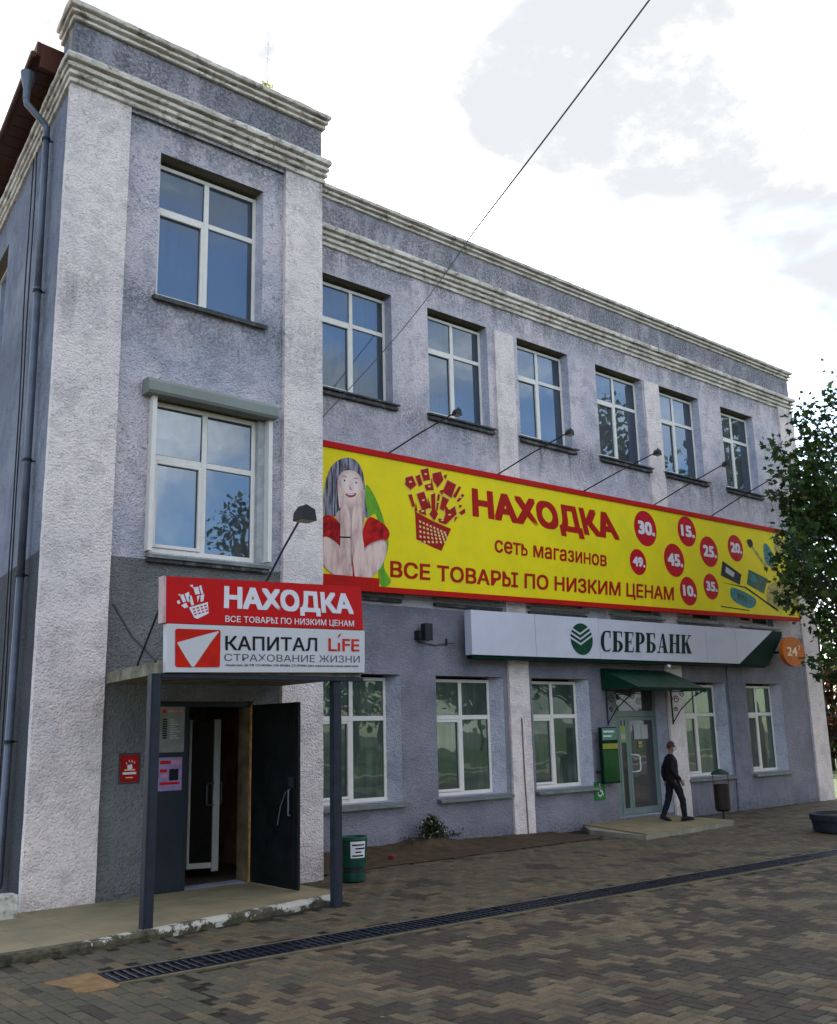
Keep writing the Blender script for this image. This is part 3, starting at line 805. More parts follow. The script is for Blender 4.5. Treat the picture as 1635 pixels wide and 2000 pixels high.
# canopy over the entrance
ca = thing('entrance_canopy', 'concrete entrance canopy slab on two dark steel posts below the red shop sign', 'canopy')
c_ = MB(); c_.slab([(5.60, YT+.0), (5.30, -4.12), (8.33, -4.12), (8.44, YT+.0)], 2.955, 3.10)
c_.build('slab', simple('mossy_concrete', (.20, .18, .13), .95, var=.35, scale=4, bump=.8, bscale=30, dirt=(.05, .065, .03), dirtamt=.8), ca)
def ibeam(mb, x, y, z0, z1, s=.055):
    mb.box(x-s, x+s, y-s, y-s+.012, z0, z1); mb.box(x-s, x+s, y+s-.012, y+s, z0, z1); mb.box(x-.008, x+.008, y-s+.012, y+s-.012, z0, z1)
for (x, y) in ((5.28, -4.10), (7.93, -4.09)):
    p = MB(); p.bbox(x-.055, x+.055, y-.05, y+.05, -.01, 2.955, .006); p.bbox(x-.075, x-.055, y-.055, y+.055, -.01, 2.95, .004)
    p.build('post', M_steel, ca)
m = MB(); m.bbox(5.34, 8.34, -4.17, -4.12, 2.90, 2.96, .006); m.build('edge_beam', M_steel, ca)
m = MB(); m.tube([(5.62, -1.95, 4.05), (5.45, -3.0, 3.5), (5.30, -4.05, 3.1)], .016); m.tube([(5.34, -4.1, 3.85), (5.36, -3.4, 3.10)], .014); m.build('brace', M_black, ca)

# the two boards of the sign above the canopy
sg = thing('shop_sign', 'red lightbox sign with white letters and a small basket above the entrance canopy', 'sign')
SY = -4.22
b_ = MB(); b_.prism([(5.325, 3.553), (5.31, 4.121), (8.274, 4.216), (8.304, 3.61)], SY, SY+.12); b_.build('board', M_red, sg)
b_ = MB(); b_.prism([(5.295, 3.553), (5.28, 4.121), (5.312, 4.122), (5.327, 3.553)], SY-.008, SY+.13); b_.build('side_trim', simple('pale_trim', (.45, .3, .3), .5), sg)
t_ = MB(); text(t_, 'НАХОДКА', [(6.109, 3.78), (6.109, 4.06), (8.139, 3.822), (8.102, 4.102)], SY-.004, .034)
text(t_, 'ВСЕ ТОВАРЫ ПО НИЗКИМ ЦЕНАМ', [(6.134, 3.608), (6.132, 3.686), (8.142, 3.65), (8.143, 3.732)], SY-.004, .008)
t_.build('lettering', M_letter, sg)
KB = [(5.629, 3.755), (5.882, 3.852), (5.906, 3.691), (5.73, 3.619), (5.7, 3.644)]
KB = [(5.629, 3.755), (5.882, 3.84), (5.90, 3.70), (5.745, 3.622), (5.70, 3.640)]
IT = [[(5.463, 3.824), (5.497, 3.84), (5.511, 3.8), (5.479, 3.786)], [(5.499, 3.897), (5.546, 3.918), (5.587, 3.832), (5.55, 3.812)], [(5.565, 3.919), (5.623, 3.95), (5.646, 3.836), (5.607, 3.824)], [(5.63, 4.031), (5.669, 4.043), (5.68, 3.999)], [(5.679, 4.008), (5.748, 4.023), (5.77, 3.934), (5.711, 3.921)], [(5.757, 4.032), (5.787, 4.044), (5.82, 3.938), (5.79, 3.936)], [(5.522, 3.775), (5.588, 3.814), (5.619, 3.763), (5.571, 3.742)], [(5.615, 3.887), (5.657, 3.908), (5.696, 3.795), (5.661, 3.78)], [(5.732, 3.904), (5.771, 3.916), (5.744, 3.825)], [(5.781, 3.917), (5.833, 3.939), (5.822, 3.848), (5.783, 3.836)], [(5.479, 3.904), (5.502, 3.915), (5.518, 3.881)]]
t_ = MB(); shape(t_, KB, SY-.004)
for q in IT: shape(t_, q, SY-.004)
for i in range(3):
    for j in range(4):
        cx, cz = 5.675+j*.052+i*.012, 3.745+j*.018-i*.033
        shape(t_, [(cx, cz), (cx+.034, cz+.010), (cx+.036, cz-.008), (cx+.004, cz-.016)], SY-.006, mi=1)
t_.build('basket_logo', [M_letter, M_red], sg)

sg = thing('insurance_sign', 'white sign board with red square emblem and black lettering below the red sign', 'sign')
b_ = MB(); b_.prism([(5.361, 2.965), (5.349, 3.546), (8.329, 3.601), (8.321, 3.023)], SY, SY+.10); b_.build('board', M_white, sg)
t_ = MB()
sq = [(5.455, 3.47), (5.475, 3.49), (6.051, 3.502), (6.071, 3.482), (6.072, 3.058), (6.052, 3.038), (5.487, 3.027), (5.467, 3.047)]
shape(t_, sq, SY-.004)
shape(t_, [(5.484, 3.317), (5.50, 3.328), (5.80, 3.418), (6.03, 3.484), (6.045, 3.475), (5.95, 3.36), (5.725, 3.045), (5.70, 3.034), (5.68, 3.045), (5.60, 3.15)], SY-.007, mi=1)
t_.build('emblem', [simple('red_emblem', (.46, .012, .004), .5, spec=.1), M_white], sg)
t_ = MB(); text(t_, 'КАПИТАЛ', [(6.142, 3.254), (6.138, 3.433), (7.527, 3.289), (7.527, 3.466)], SY-.004, .012)
t_.build('lettering', M_ink, sg)
t_ = MB(); text(t_, 'LıFE', [(7.71, 3.296), (7.711, 3.468), (8.232, 3.308), (8.234, 3.477)], SY-.004, .010, ref='H')
shape(t_, [(7.865, 3.475), (7.878, 3.518), (7.93, 3.553), (7.905, 3.505)], SY-.004)
t_.build('lettering', simple('orange_red_ink', (.46, .02, .006), .5, spec=.1), sg, label='orange red word at the right')
t_ = MB(); text(t_, 'СТРАХОВАНИЕ ЖИЗНИ', [(6.131, 3.12), (6.129, 3.209), (8.235, 3.155), (8.236, 3.248)], SY-.004, 0)
text(t_, 'Лицензии: ЦБ РФ СЛ №3984, СЖ №3984, СС №3984 (без ограничения срока действия)', [(6.146, 3.058), (6.146, 3.085), (8.21, 3.095), (8.21, 3.122)], SY-.004, .01)
t_.build('lettering', simple('grey_ink', (.06, .06, .07), .5), sg, label='thin grey lines of small text')

# floodlight above that sign
def floodlight(x, y0, z0, y1, z1, label, group, dx=.0, big=1.0):
    f = thing('floodlight', label, 'floodlight', (x, y0, z0), group)
    L = y0-y1; H = z1-z0
    a = MB(); a.tube([(0, 0, 0), (dx*.5, -L*.5, H*.5+.02), (dx, -L, H)], [.016, .014, .014], 6); a.build('arm', M_black, f)
    h = MB(); p = Vector((dx, -L, H))
    h.prism([(-.09*big, -.015), (.09*big, -.015), (.07*big, .10*big), (-.03*big, .14*big), (-.08*big, .07*big)], -.10*big, .02)
    h.v = [(p.x+v[0], p.y+v[1]*1.3, p.z+v[2]-.06) for v in h.v]; h.build('lamp_head', M_black, f)
    g = MB(); g.box(p.x-.075*big, p.x+.075*big, p.y-.12*big, p.y+.01, p.z-.082, p.z-.077); g.build('lens', M_paper, f)
    k = MB(); k.tube([(p.x, p.y, p.z), (p.x+.05, p.y-.02, p.z+.10), (p.x+.12, p.y-.02, p.z+.07), (p.x+.11, p.y, p.z-.02)], .010, 6); k.build('bracket', M_black, f)
    return f
floodlight(6.75, -4.16, 4.15, -4.62, 5.00, 'single black floodlight on a rod above the red shop sign', None, dx=.26, big=1.35)

# ------------------------------------------------------------------ stickers beside the entrance
def sheet(name, label, x0, x1, z0, z1, y, mat, lines, cat='poster'):
    t = thing(name, label, cat); MB().box(x0, x1, y, y+.004, z0, z1).build('paper', mat, t)
    by = {}
    for (a, b, c, d, mi) in lines: by.setdefault(mi, MB()).box(x0+a*(x1-x0), x0+b*(x1-x0), y-.002, y+.0005, z0+c*(z1-z0), z0+d*(z1-z0))
    for mi, m in by.items(): m.build('printing', mi, t)
    return t
yp = TP-.042
lines = [(.10, .24, .86, .94, M_red), (.32, .9, .88, .92, simple('pale_red_print', (.5, .2, .18), .5))]
for i in range(9): lines.append((.12, .30, .30+i*.05, .335+i*.05, M_ink)); lines.append((.42, .8-.1*(i % 3), .30+i*.05, .32+i*.05, simple('pale_grey_print', (.38, .38, .38), .5)))
sheet('notice', 'white notice with a column of opening hours on the closed door leaf', 6.43, 6.82, 2.00, 2.64, yp, simple('aged_white_paper', (.20, .20, .175), .7), lines)
lines = [(.05, .5, .80, .90, M_red), (.55, .95, .78, .92, simple('pink_print', (.55, .20, .35), .5)), (.45, .85, .30, .65, M_ink), (.05, .35, .55, .65, M_red), (.1, .4, .40, .48, simple('pink_print', (.55, .2, .35), .5)), (.05, .9, .18, .26, M_red)]
sheet('poster', 'pinkish poster with a dark figure pasted low on the closed door leaf', 6.44, 6.80, 1.47, 1.93, yp, simple('pink_paper', (.26, .19, .34), .7), lines)
t = sheet('sticker', 'small red sticker on the dark grey wall left of the entrance', 5.89, 6.15, 1.62, 1.98, TP-.012, simple('faded_red_print', (.30, .008, .006), .6, spec=.1),
      [(.2, .8, .42, .47, M_cream), (.12, .88, .28, .36, M_letter), (.3, .7, .14, .18, M_cream)], 'sticker')
m = MB(); shape(m, [(5.98, 1.84), (6.05, 1.86), (6.06, 1.80), (6.02, 1.775), (5.99, 1.79)], TP-.016)
for q in ((5.96, 1.87), (6.0, 1.90), (6.04, 1.895), (6.075, 1.88)): shape(m, [(q[0], q[1]), (q[0]+.012, q[1]+.02), (q[0]+.02, q[1]-.02)], TP-.016)
m.build('basket_logo', M_letter, t)
MB().add([(5.86,TP-.004,1.59),(6.18,TP-.004,1.59),(6.18,TP-.004,2.01),(5.86,TP-.004,2.01)], [(0,1,2,3)]).build('edge', simple('dark_edge', (.06,.05,.06), .8), t)

# ------------------------------------------------------------------ big banner
BY = -.32
bn = thing('shop_banner', 'long yellow advertising banner with red lettering across the middle floor', 'banner')
def bz(x, t): return (4.898+(x-10.342)*(5.203-4.898)/17.069)*(1-t)+(7.646+(x-10.348)*(7.801-7.646)/16.8)*t
xs0, xs1 = TR+.03, 27.30
m = MB(); m.prism([(xs0, bz(xs0, 0)), (27.41, bz(27.41, 0)), (27.16, bz(27.16, 1)), (xs0, bz(xs0, 1))], BY, BY+.05); m.build('sheet', M_yellow, bn)
m = MB()
def strip(p, q, w0, w1, ya, yb): 
    m.prism([(p[0], p[1]+w0), (q[0], q[1]+w0), (q[0], q[1]+w1), (p[0], p[1]+w1)], ya, yb)
strip((xs0, bz(xs0, 1)), (27.17, bz(27.17, 1)), -.07, .05, BY-.03, BY+.08)
strip((xs0, bz(xs0, 0)), (27.42, bz(27.42, 0)), -.06, .05, BY-.03, BY+.08)
m.build('border', M_bred, bn)
MB().prism([(27.385, bz(27.4, 0)+.052), (27.45, bz(27.4, 0)+.052), (27.2, bz(27.2, 1)-.072), (27.13, bz(27.2, 1)-.072)], BY-.02, BY+.08).build('end_strip', simple('dark_yellow_edge', (.35,.28,.03), .6), bn)
m = MB()
for x in [10.5+i*2.1 for i in range(9)]:
    m.box(x, x+.05, BY+.052, BY+.10, bz(x, 0), bz(x, 1)); m.box(x, x+.05, BY+.10, -.0, 7.2, 7.25); m.box(x, x+.05, BY+.10, 0, 5.4, 5.45)
m.build('support_frame', M_black, bn)
t_ = MB()
text(t_, 'НАХОДКА', [(14.212, 6.692), (14.212, 7.314), (19.189, 6.70), (18.962, 7.349)], BY-.004, .040)
text(t_, 'сеть магазинов', [(14.831, 5.974), (14.847, 6.247), (18.609, 5.989), (18.637, 6.267)], BY-.004, .014, ref='н')
text(t_, 'ВСЕ ТОВАРЫ ПО НИЗКИМ ЦЕНАМ', [(11.924, 5.183), (11.931, 5.51), (21.218, 5.347), (21.264, 5.695)], BY-.004, .020)
t_.build('lettering', simple('deep_red_print', (.36, .010, .006), .6, var=.05, spec=.1), bn)
for i, (s, x, z, r) in enumerate((('30', 20.25, 7.12, 0.46), ('15', 22.05, 7.25, 0.41), ('25', 23.0, 6.8, 0.42), ('20', 24.32, 7.03, 0.38), ('49', 19.85, 6.22, 0.33), ('45', 21.38, 6.41, 0.44), ('10', 21.9, 5.64, 0.38), ('35', 22.95, 5.84, 0.35))):
    t_ = MB(); disc(t_, x, z, r, BY-.004)
    c = t_.build('price_disc', simple('disc_red', (.44, .004, .014), .5, var=.05, spec=.1), bn)
    t_ = MB(); text(t_, s+'.', rect4(x-r*.66, x+r*.82, z-r*.36, z+r*.40), BY-.009, .035, ref='0'); t_.build('number', M_letter, c)
# the woman on the banner and the basket, printed shapes

W = {}
W['hair']= [(10.36, 6.18), (10.34, 6.56), (10.4, 6.92), (10.53, 7.21), (10.73, 7.38), (10.96, 7.45), (11.16, 7.39), (11.29, 7.18), (11.33, 6.89), (11.35, 6.57), (11.4, 6.31), (11.22, 6.34), (10.72, 6.29), (10.53, 6.19)]
W['neck']= [(10.68, 6.35), (11.26, 6.43), (11.28, 6.17), (11.1, 5.95), (10.83, 5.96), (10.68, 6.1)]
W['face']= [(10.66, 6.86), (10.69, 7.03), (10.82, 7.16), (11.04, 7.20), (11.2, 7.12), (11.27, 6.95), (11.25, 6.72), (11.15, 6.51), (10.99, 6.41), (10.82, 6.45), (10.68, 6.61)]
W['green']= [(11.35, 6.96), (11.59, 6.73), (11.79, 6.29), (11.9, 5.85), (11.77, 5.38), (11.95, 5.09), (11.64, 5.06), (11.62, 6.34), (11.38, 6.34)]
W['shirtL']= [(10.32, 6.18), (10.53, 6.23), (10.76, 6.04), (10.72, 5.69), (10.53, 5.77), (10.32, 5.8)]
W['shirtR']= [(11.4, 6.31), (11.62, 6.29), (11.82, 6.2), (11.92, 6.05), (11.82, 5.89), (11.53, 5.84), (11.27, 5.65), (11.24, 5.97)]
W['chest']= [(10.72, 6.07), (11.26, 6.13), (11.27, 5.65), (11.02, 5.31), (10.71, 5.6)]
W['armL']= [(10.32, 5.8), (10.68, 5.7), (10.83, 5.39), (10.98, 5.12), (10.86, 5.03), (10.56, 5.12), (10.32, 5.31)]
W['foreL']= [(10.74, 6.42), (10.87, 6.5), (10.96, 6.19), (10.95, 5.75), (11.0, 5.12), (10.86, 5.03), (10.73, 5.35), (10.72, 5.91)]
W['foreR']= [(11.01, 6.39), (11.13, 6.54), (11.23, 6.49), (11.24, 5.97), (11.29, 5.62), (11.21, 5.24), (11.09, 5.04), (11.04, 5.19), (10.98, 5.75)]
W['armR']= [(11.27, 5.65), (11.53, 5.84), (11.82, 5.89), (11.81, 5.58), (11.61, 5.27), (11.32, 5.07), (11.09, 5.04), (11.21, 5.33)]
W['fingL']= [(10.64, 6.80), (10.70, 6.84), (10.82, 6.66), (10.85, 6.44), (10.74, 6.36), (10.68, 6.54)]
W['fingR']= [(11.25, 6.86), (11.31, 6.80), (11.29, 6.62), (11.21, 6.42), (11.07, 6.45), (11.13, 6.66)]
W['mouth']= [(10.84, 6.71), (10.98, 6.74), (11.11, 6.75), (11.05, 6.68), (10.95, 6.65), (10.88, 6.67)]
skin = simple('printed_skin', (.66, .50, .47), .6, spec=.1, var=.10, scale=3); skin2 = simple('printed_skin_dark', (.40, .25, .26), .6, spec=.1, var=.15, scale=3)
hairm = simple('printed_hair', (.085, .07, .09), .6, spec=.1, var=.7, scale=5)
def printed(name, base, dark, sx, sz, lo, hi, radial=None):
    m, g, b = new_mat(name); P = g.node('ShaderNodeTexCoord').outputs['Object']
    mp_ = g.node('ShaderNodeMapping'); mp_.inputs['Scale'].default_value = (sx, 1, sz); g.link(P, mp_.inputs['Vector'])
    f = g.rng(g.noise(mp_.outputs[0], 1, 5, .6, .4), lo, hi); c = g.mix(f, dark, base)
    if radial:
        s_ = g.node('ShaderNodeSeparateXYZ'); g.link(P, s_.inputs[0])
        dx = g.math('MULTIPLY', g.math('SUBTRACT', s_.outputs['X'], radial[0]), 1/radial[2]); dz = g.math('MULTIPLY', g.math('SUBTRACT', s_.outputs['Z'], radial[1]), 1/radial[3])
        d = g.math('SQRT', g.math('ADD', g.math('MULTIPLY', dx, dx), g.math('MULTIPLY', dz, dz)))
        c = g.mix(g.rng(d, .35, 1.15), c, dark)
    g.link(c, b.inputs['Base Color']); b.inputs['Roughness'].default_value = .6; b.inputs['Specular IOR Level'].default_value = .1
    return m
hairm = printed('printed_hair', (.30, .28, .33), (.035, .03, .045), 34, 2.2, .40, .60)
skin = printed('printed_skin', (.74, .54, .47), (.48, .30, .27), 7, 2.0, .30, .62)
skin2 = printed('printed_skin_shade', (.52, .37, .37), (.30, .18, .20), 7, 2.0, .30, .65)
face_m = printed('printed_face', (.78, .60, .54), (.46, .29, .27), 4, 3, .20, .50, (10.99, 6.86, .34, .44))
PMAT = [hairm, skin, M_bred, simple('printed_green', (.11, .30, .008), .5, var=.35, scale=2.5), M_ink, M_letter, skin2, simple('printed_lips', (.35, .03, .05), .5), simple('printed_hair_light', (.34, .32, .37), .5, var=.3, scale=6), simple('printed_hair_mid', (.19, .165, .20), .5, var=.3, scale=6), face_m, printed('printed_red_cloth', (.52, .012, .010), (.20, .004, .006), 6, 5, .35, .6)]
m = MB(); L0 = BY-.003; ST = .0022
shape(m, W['green'], L0, True, 3)
shape(m, W['hair'], L0-ST, True, 0)
for q in range(9):   # strands of paler hair
    x = 10.47+q*.085; z1 = 7.23+.12*math.sin(math.pi*(q+1)/10)
    if False: shape(m, [(x, 6.35+.1*(q % 2)), (x-.03, 6.8), (x+.02*(4-q)*.3, z1-.05), (x+.03, z1-.08), (x+.01, 6.8), (x+.035, 6.4)], L0-ST*2, True, 8)

hr = random.Random(4)
for q in range(0):
    x = 10.40+hr.random()*.94; top = 7.40-1.1*(x-10.93)**2-hr.random()*.12; sw_ = (x-10.93)*.25
    if 10.66 < x < 11.2: bot = 7.14
    else: bot = 6.25+hr.random()*.35
    shape(m, [(x-sw_*.6, top), (x-sw_*.6+.016, top-.02), (x+.020, (top+bot)/2), (x+sw_*.4+.008, bot), (x+sw_*.4, bot), (x, (top+bot)/2)], L0-ST*2.1-.00006*q, False, hr.choice((8, 8, 9, 0)))
shape(m, W['neck'], L0-ST*2.5, True, 6); shape(m, W['chest'], L0-ST*3, True, 6)
shape(m, W['shirtL'], L0-ST*4, True, 11); shape(m, W['shirtR'], L0-ST*4, True, 11)
shape(m, [(10.90, 5.55), (11.10, 5.55), (11.12, 5.06), (10.88, 5.06)], L0-ST*3.4, False, 2)
shape(m, W['armL'], L0-ST*5, True, 6); shape(m, W['armR'], L0-ST*5, True, 6)
shape(m, [(x*.96+.41, z*.96+.22) for x, z in W['armL']], L0-ST*5.6, True, 1); shape(m, [(x*.94+.70, z*.94+.32) for x, z in W['armR']], L0-ST*5.6, True, 1)
shape(m, W['face'], L0-ST*5, True, 10)
shape(m, [(10.68, 6.80), (10.72, 6.98), (10.76, 6.80), (10.80, 6.55), (10.72, 6.58)], L0-ST*5.5, True, 6)
shape(m, W['mouth'], L0-ST*6, True, 7); shape(m, [(10.87, 6.712), (10.98, 6.735), (11.07, 6.738), (10.98, 6.70)], L0-ST*6.5, True, 5)
for ex in (10.82, 11.10):
    shape(m, [(ex-.055, 6.965), (ex, 6.995), (ex+.055, 6.975), (ex, 6.945)], L0-ST*6, True, 5); disc(m, ex+.005, 6.97, .020, L0-ST*6.5, 4)
    shape(m, [(ex-.07, 7.035), (ex, 7.07), (ex+.07, 7.045), (ex, 7.048)], L0-ST*6, True, 0)
shape(m, [(10.955, 6.93), (10.94, 6.82), (10.97, 6.80), (11.01, 6.815), (10.98, 6.85)], L0-ST*6, True, 6)
for k in ('foreL', 'foreR'): shape(m, W[k], L0-ST*7, True, 1)
for k, sx in (('fingL', 1), ('fingR', -1)):
    for q in range(4):
        x = (10.68 if sx == 1 else 11.29)+sx*q*.045; z = 6.83-.03*q
        shape(m, [(x-.018, z), (x, z+.022), (x+.018, z), (x+.022*1+sx*.03, 6.45), (x-.022+sx*.03, 6.45)], L0-ST*8, True, 1 if q % 2 else 1)
        if q: shape(m, [(x-sx*.024, z-.02), (x-sx*.019, z-.02), (x-sx*.0+.004, 6.47), (x-sx*.0-.004, 6.47)], L0-ST*8.6, False, 6)
shape(m, [(10.975, 6.3), (10.985, 6.3), (10.99, 5.3), (10.965, 5.3)], L0-ST*8, False, 6)
shape(m, [(10.70, 5.86), (10.96, 5.88), (10.96, 5.85), (10.70, 5.83)], L0-ST*8, False, 4)
shape(m, [(xs0+.01, bz(9.4, 0)+.052), (11.64, bz(11.64, 0)+.052), (11.64, 5.13), (xs0+.01, 5.10)], L0-ST*7.5, False, 2)
m.build('printed_woman', PMAT, bn)
K= [(12.6, 6.59), (13.1, 6.44), (13.58, 6.34), (13.29, 5.84), (13.07, 5.89), (12.62, 6.01)]
I= [[(12.37, 7.26), (12.55, 7.33), (12.65, 7.15), (12.5, 7.03), (12.35, 7.11)], [(12.63, 7.33), (12.75, 7.39), (12.82, 7.19), (12.72, 7.13)], [(12.78, 7.49), (12.98, 7.56), (13.03, 7.32), (12.84, 7.26)], [(13.1, 7.46), (13.33, 7.54), (13.4, 7.37), (13.23, 7.18), (13.1, 7.32)], [(13.4, 7.46), (13.51, 7.51), (13.47, 7.39)], [(13.51, 7.38), (13.76, 7.32), (13.61, 7.01), (13.36, 7.1)], [(12.87, 7.18), (13.07, 7.25), (13.12, 7.11), (12.91, 7.07)], [(13.83, 7.29), (13.9, 7.28), (13.73, 7.02), (13.65, 7.05)], [(13.92, 7.14), (13.99, 7.12), (13.82, 6.95), (13.75, 6.96)], [(12.43, 6.91), (12.52, 6.94), (12.6, 6.7), (12.53, 6.67)], [(12.65, 6.96), (12.85, 7.04), (12.99, 6.72), (12.79, 6.62)], [(13.04, 7.0), (13.16, 7.05), (13.14, 6.6), (13.05, 6.62)], [(13.23, 7.04), (13.29, 7.03), (13.21, 6.68), (13.16, 6.67)], [(13.36, 7.01), (13.54, 6.96), (13.37, 6.7), (13.27, 6.73)], [(13.44, 6.67), (13.7, 6.84), (13.74, 6.67), (13.45, 6.43), (13.36, 6.49)], [(13.82, 6.89), (13.91, 6.89), (13.84, 6.81)], [(13.69, 6.6), (13.78, 6.62), (13.66, 6.49)], [(13.81, 6.72), (13.98, 6.83), (14.0, 6.74), (13.88, 6.67)]]
for q in ([(12.70, 6.62), (12.86, 6.68), (12.90, 6.54), (12.72, 6.57)], [(12.98, 6.58), (13.10, 6.74), (13.22, 6.62), (13.12, 6.46)], [(13.22, 6.52), (13.40, 6.52), (13.44, 6.42), (13.24, 6.44)], [(12.62, 6.78), (12.66, 6.60), (12.58, 6.58)], [(13.40, 6.86), (13.55, 6.72), (13.42, 6.66)], [(12.95, 6.94), (13.03, 6.72), (12.96, 6.70)], [(13.06, 7.36), (13.12, 7.12), (13.04, 7.10)], [(13.28, 7.12), (13.40, 7.16), (13.34, 7.02)]): I.append(q)
m = MB(); shape(m, K, BY-.004)
for i, q in enumerate(I):
    cx = sum(p[0] for p in q)/len(q); cz = sum(p[1] for p in q)/len(q)
    shape(m, [(cx+(x-cx)*1.13+0, cz+(z-cz)*1.13) for x, z in q], BY-.004-.0002*i, mi=2)
    shape(m, q, BY-.009-.0002*i)
    if len(q) > 3 and i % 2 == 0: shape(m, [(cx-.04, cz+.02), (cx+.03, cz+.04), (cx+.04, cz+.01), (cx-.03, cz-.01)], BY-.014-.0002*i, mi=1)
for i in range(5):
    for j in range(8):
        x = 12.70+j*.095+i*.03*(j/8); z = 6.42-j*.022-i*.105+(i*.008*j)
        if 12.64 < x < 13.42 - .0*i: shape(m, [(x, z), (x+.055, z-.012), (x+.05, z-.055), (x, z-.045)], BY-.007, mi=1)
m.build('basket_logo', [simple('basket_red', (.32, .012, .008), .6, spec=.1), M_cream, simple('cream_outline', (.66, .42, .16), .6, spec=.1)], bn)
Rr = {}
Rr['box1']= [(23.61, 6.61), (24.5, 6.3), (24.36, 6.0), (23.46, 6.19)]
Rr['box2']= [(24.89, 6.48), (25.85, 6.29), (25.58, 5.84), (24.72, 6.05)]
Rr['brush']= [(25.8, 7.25), (26.04, 7.31), (26.35, 6.95), (26.25, 6.68), (25.84, 6.75)]
Rr['tube']= [(24.05, 5.9), (25.1, 5.66), (24.82, 5.37), (24.02, 5.51), (23.85, 5.74)]
Rr['mic']= [(24.94, 7.32), (25.18, 7.37), (25.24, 7.2), (25.04, 7.13)]
Rr['microd']= [(25.1, 7.18), (25.2, 7.22), (25.96, 6.61), (25.85, 6.54)]
Rr['toy']= [(26.41, 7.42), (27.03, 7.62), (27.12, 7.15), (26.58, 6.87)]
Rr['toy2']= [(25.86, 6.09), (27.14, 6.32), (27.19, 5.58), (25.84, 5.49)]
Rr['l1']= [(23.43, 6.0), (24.66, 5.97), (26.29, 5.41), (26.19, 5.38), (24.61, 5.93)]
Rr['l2']= [(23.33, 5.35), (24.73, 5.32), (24.72, 5.29), (23.32, 5.32)]
gm_ = [M_ink, simple('print_teal', (.02, .16, .17), .5, var=.4, scale=6), simple('print_olive', (.33, .27, .06), .5, var=.5, scale=6), simple('print_darkgreen', (.02, .08, .05), .5, var=.6, scale=6), M_paper]
m = MB()
for k, mi, s in (('box1', 0, 0), ('box2', 3, 0), ('brush', 1, 1), ('tube', 1, 1), ('mic', 0, 1), ('microd', 2, 0), ('toy', 2, 1), ('toy2', 2, 1), ('l1', 0, 0), ('l2', 0, 0)): shape(m, Rr[k], BY-.004, bool(s), mi)
shape(m, [(23.75, 6.46), (24.15, 6.32), (24.08, 6.18), (23.7, 6.30)], BY-.007, False, 4); shape(m, [(25.0, 6.36), (25.3, 6.28), (25.2, 6.10), (24.9, 6.18)], BY-.007, False, 1)
shape(m, [(24.2, 5.78), (24.7, 5.66), (24.6, 5.52), (24.2, 5.6)], BY-.007, False, 3)
m.build('printed_goods', gm_, bn)
for i, (x, z0, y1, z1) in enumerate(((11.97, 7.72, -2.31, 8.04), (15.07, 7.75, -2.38, 8.20), (17.96, 7.77, -2.45, 8.24), (20.74, 7.80, -2.43, 8.42), (23.33, 7.83, -2.35, 8.55))):
    floodlight(x, BY+.06, z0, y1, z1, ['floodlight arm nearest the tower on the top edge of the yellow banner', 'second floodlight arm from the tower on the yellow banner', 'third floodlight arm from the tower, above the middle of the yellow banner', 'fourth floodlight arm from the tower, above the price discs of the banner', 'floodlight arm nearest the tree on the top edge of the yellow banner'][i], 'floodlights on long arms along the top of the yellow banner', big=.8)

# ------------------------------------------------------------------ bank sign
bk = thing('bank_sign', 'long white lightbox with dark green bank lettering above the ground floor', 'sign')
QY = -.45
def qz(x, t): return (3.68+(x-13.79)*.0075)*(1-t)+(4.65+(x-13.73)*.0098)*t
cuts = [13.94, 15.85, 18.0, 20.15, 22.3, 23.7]
for a, b in zip(cuts, cuts[1:]):
    m = MB(); a2 = a+(.012 if a > 14 else 0)
    m.prism([(a2, qz(a, 0)+.05), (b, qz(b, 0)+.05), (b, qz(b, 1)), (a2, qz(a, 1))], QY, QY+.2); m.build('panel', M_greyw, bk)
m = MB(); m.prism([(23.712, qz(23.7, 0)+.05), (23.78, qz(23.7, 0)+.05), (25.6, qz(25.6, 1)), (23.712, qz(23.7, 1))], QY, QY+.2); m.build('panel', M_greyw, bk)
m = MB(); m.prism([(23.80, qz(23.8, 0)+.05), (25.2, qz(25.2, 0)-.0), (26.1, qz(26, 1)-.12), (26.1, qz(26, 1)), (25.62, qz(25.6, 1))], QY+.004, QY+.2); m.build('panel', M_dgreen, bk, label='dark green slanted end panel')
m = MB(); m.prism([(13.97, qz(13.8, 0)-.03), (25.1, qz(25.1, 0)-.03), (25.1, qz(25.1, 0)+.048), (13.97, qz(13.8, 0)+.048)], QY+.03, QY+.19); m.build('bottom_trim', M_dgreen, bk)
m = MB()
for x in (14.6, 17.0, 19.4, 21.8, 24.2): m.box(x, x+.05, QY+.2, -.0, 4.35, 4.40)
m.build('support_frame', M_black, bk)
# emblem: green disc with white chevrons cut across it
cx, cz, rx, rz_ = 17.38, 4.19, .385, .36
m = MB(); disc(m, cx, cz, rx, QY-.004, 0, 32, rz_)
for i in range(3):
    z = cz+.22-i*.115
    shape(m, [(cx-.40, z+.06), (cx-.05, z-.085), (cx+.42, z+.16), (cx+.42, z+.115), (cx-.05, z-.13), (cx-.40, z+.015)], QY-.008-.001*i, mi=1)
m.build('emblem', [simple('emblem_green', (.005, .05, .022), .5, spec=.1), M_greyw], bk)
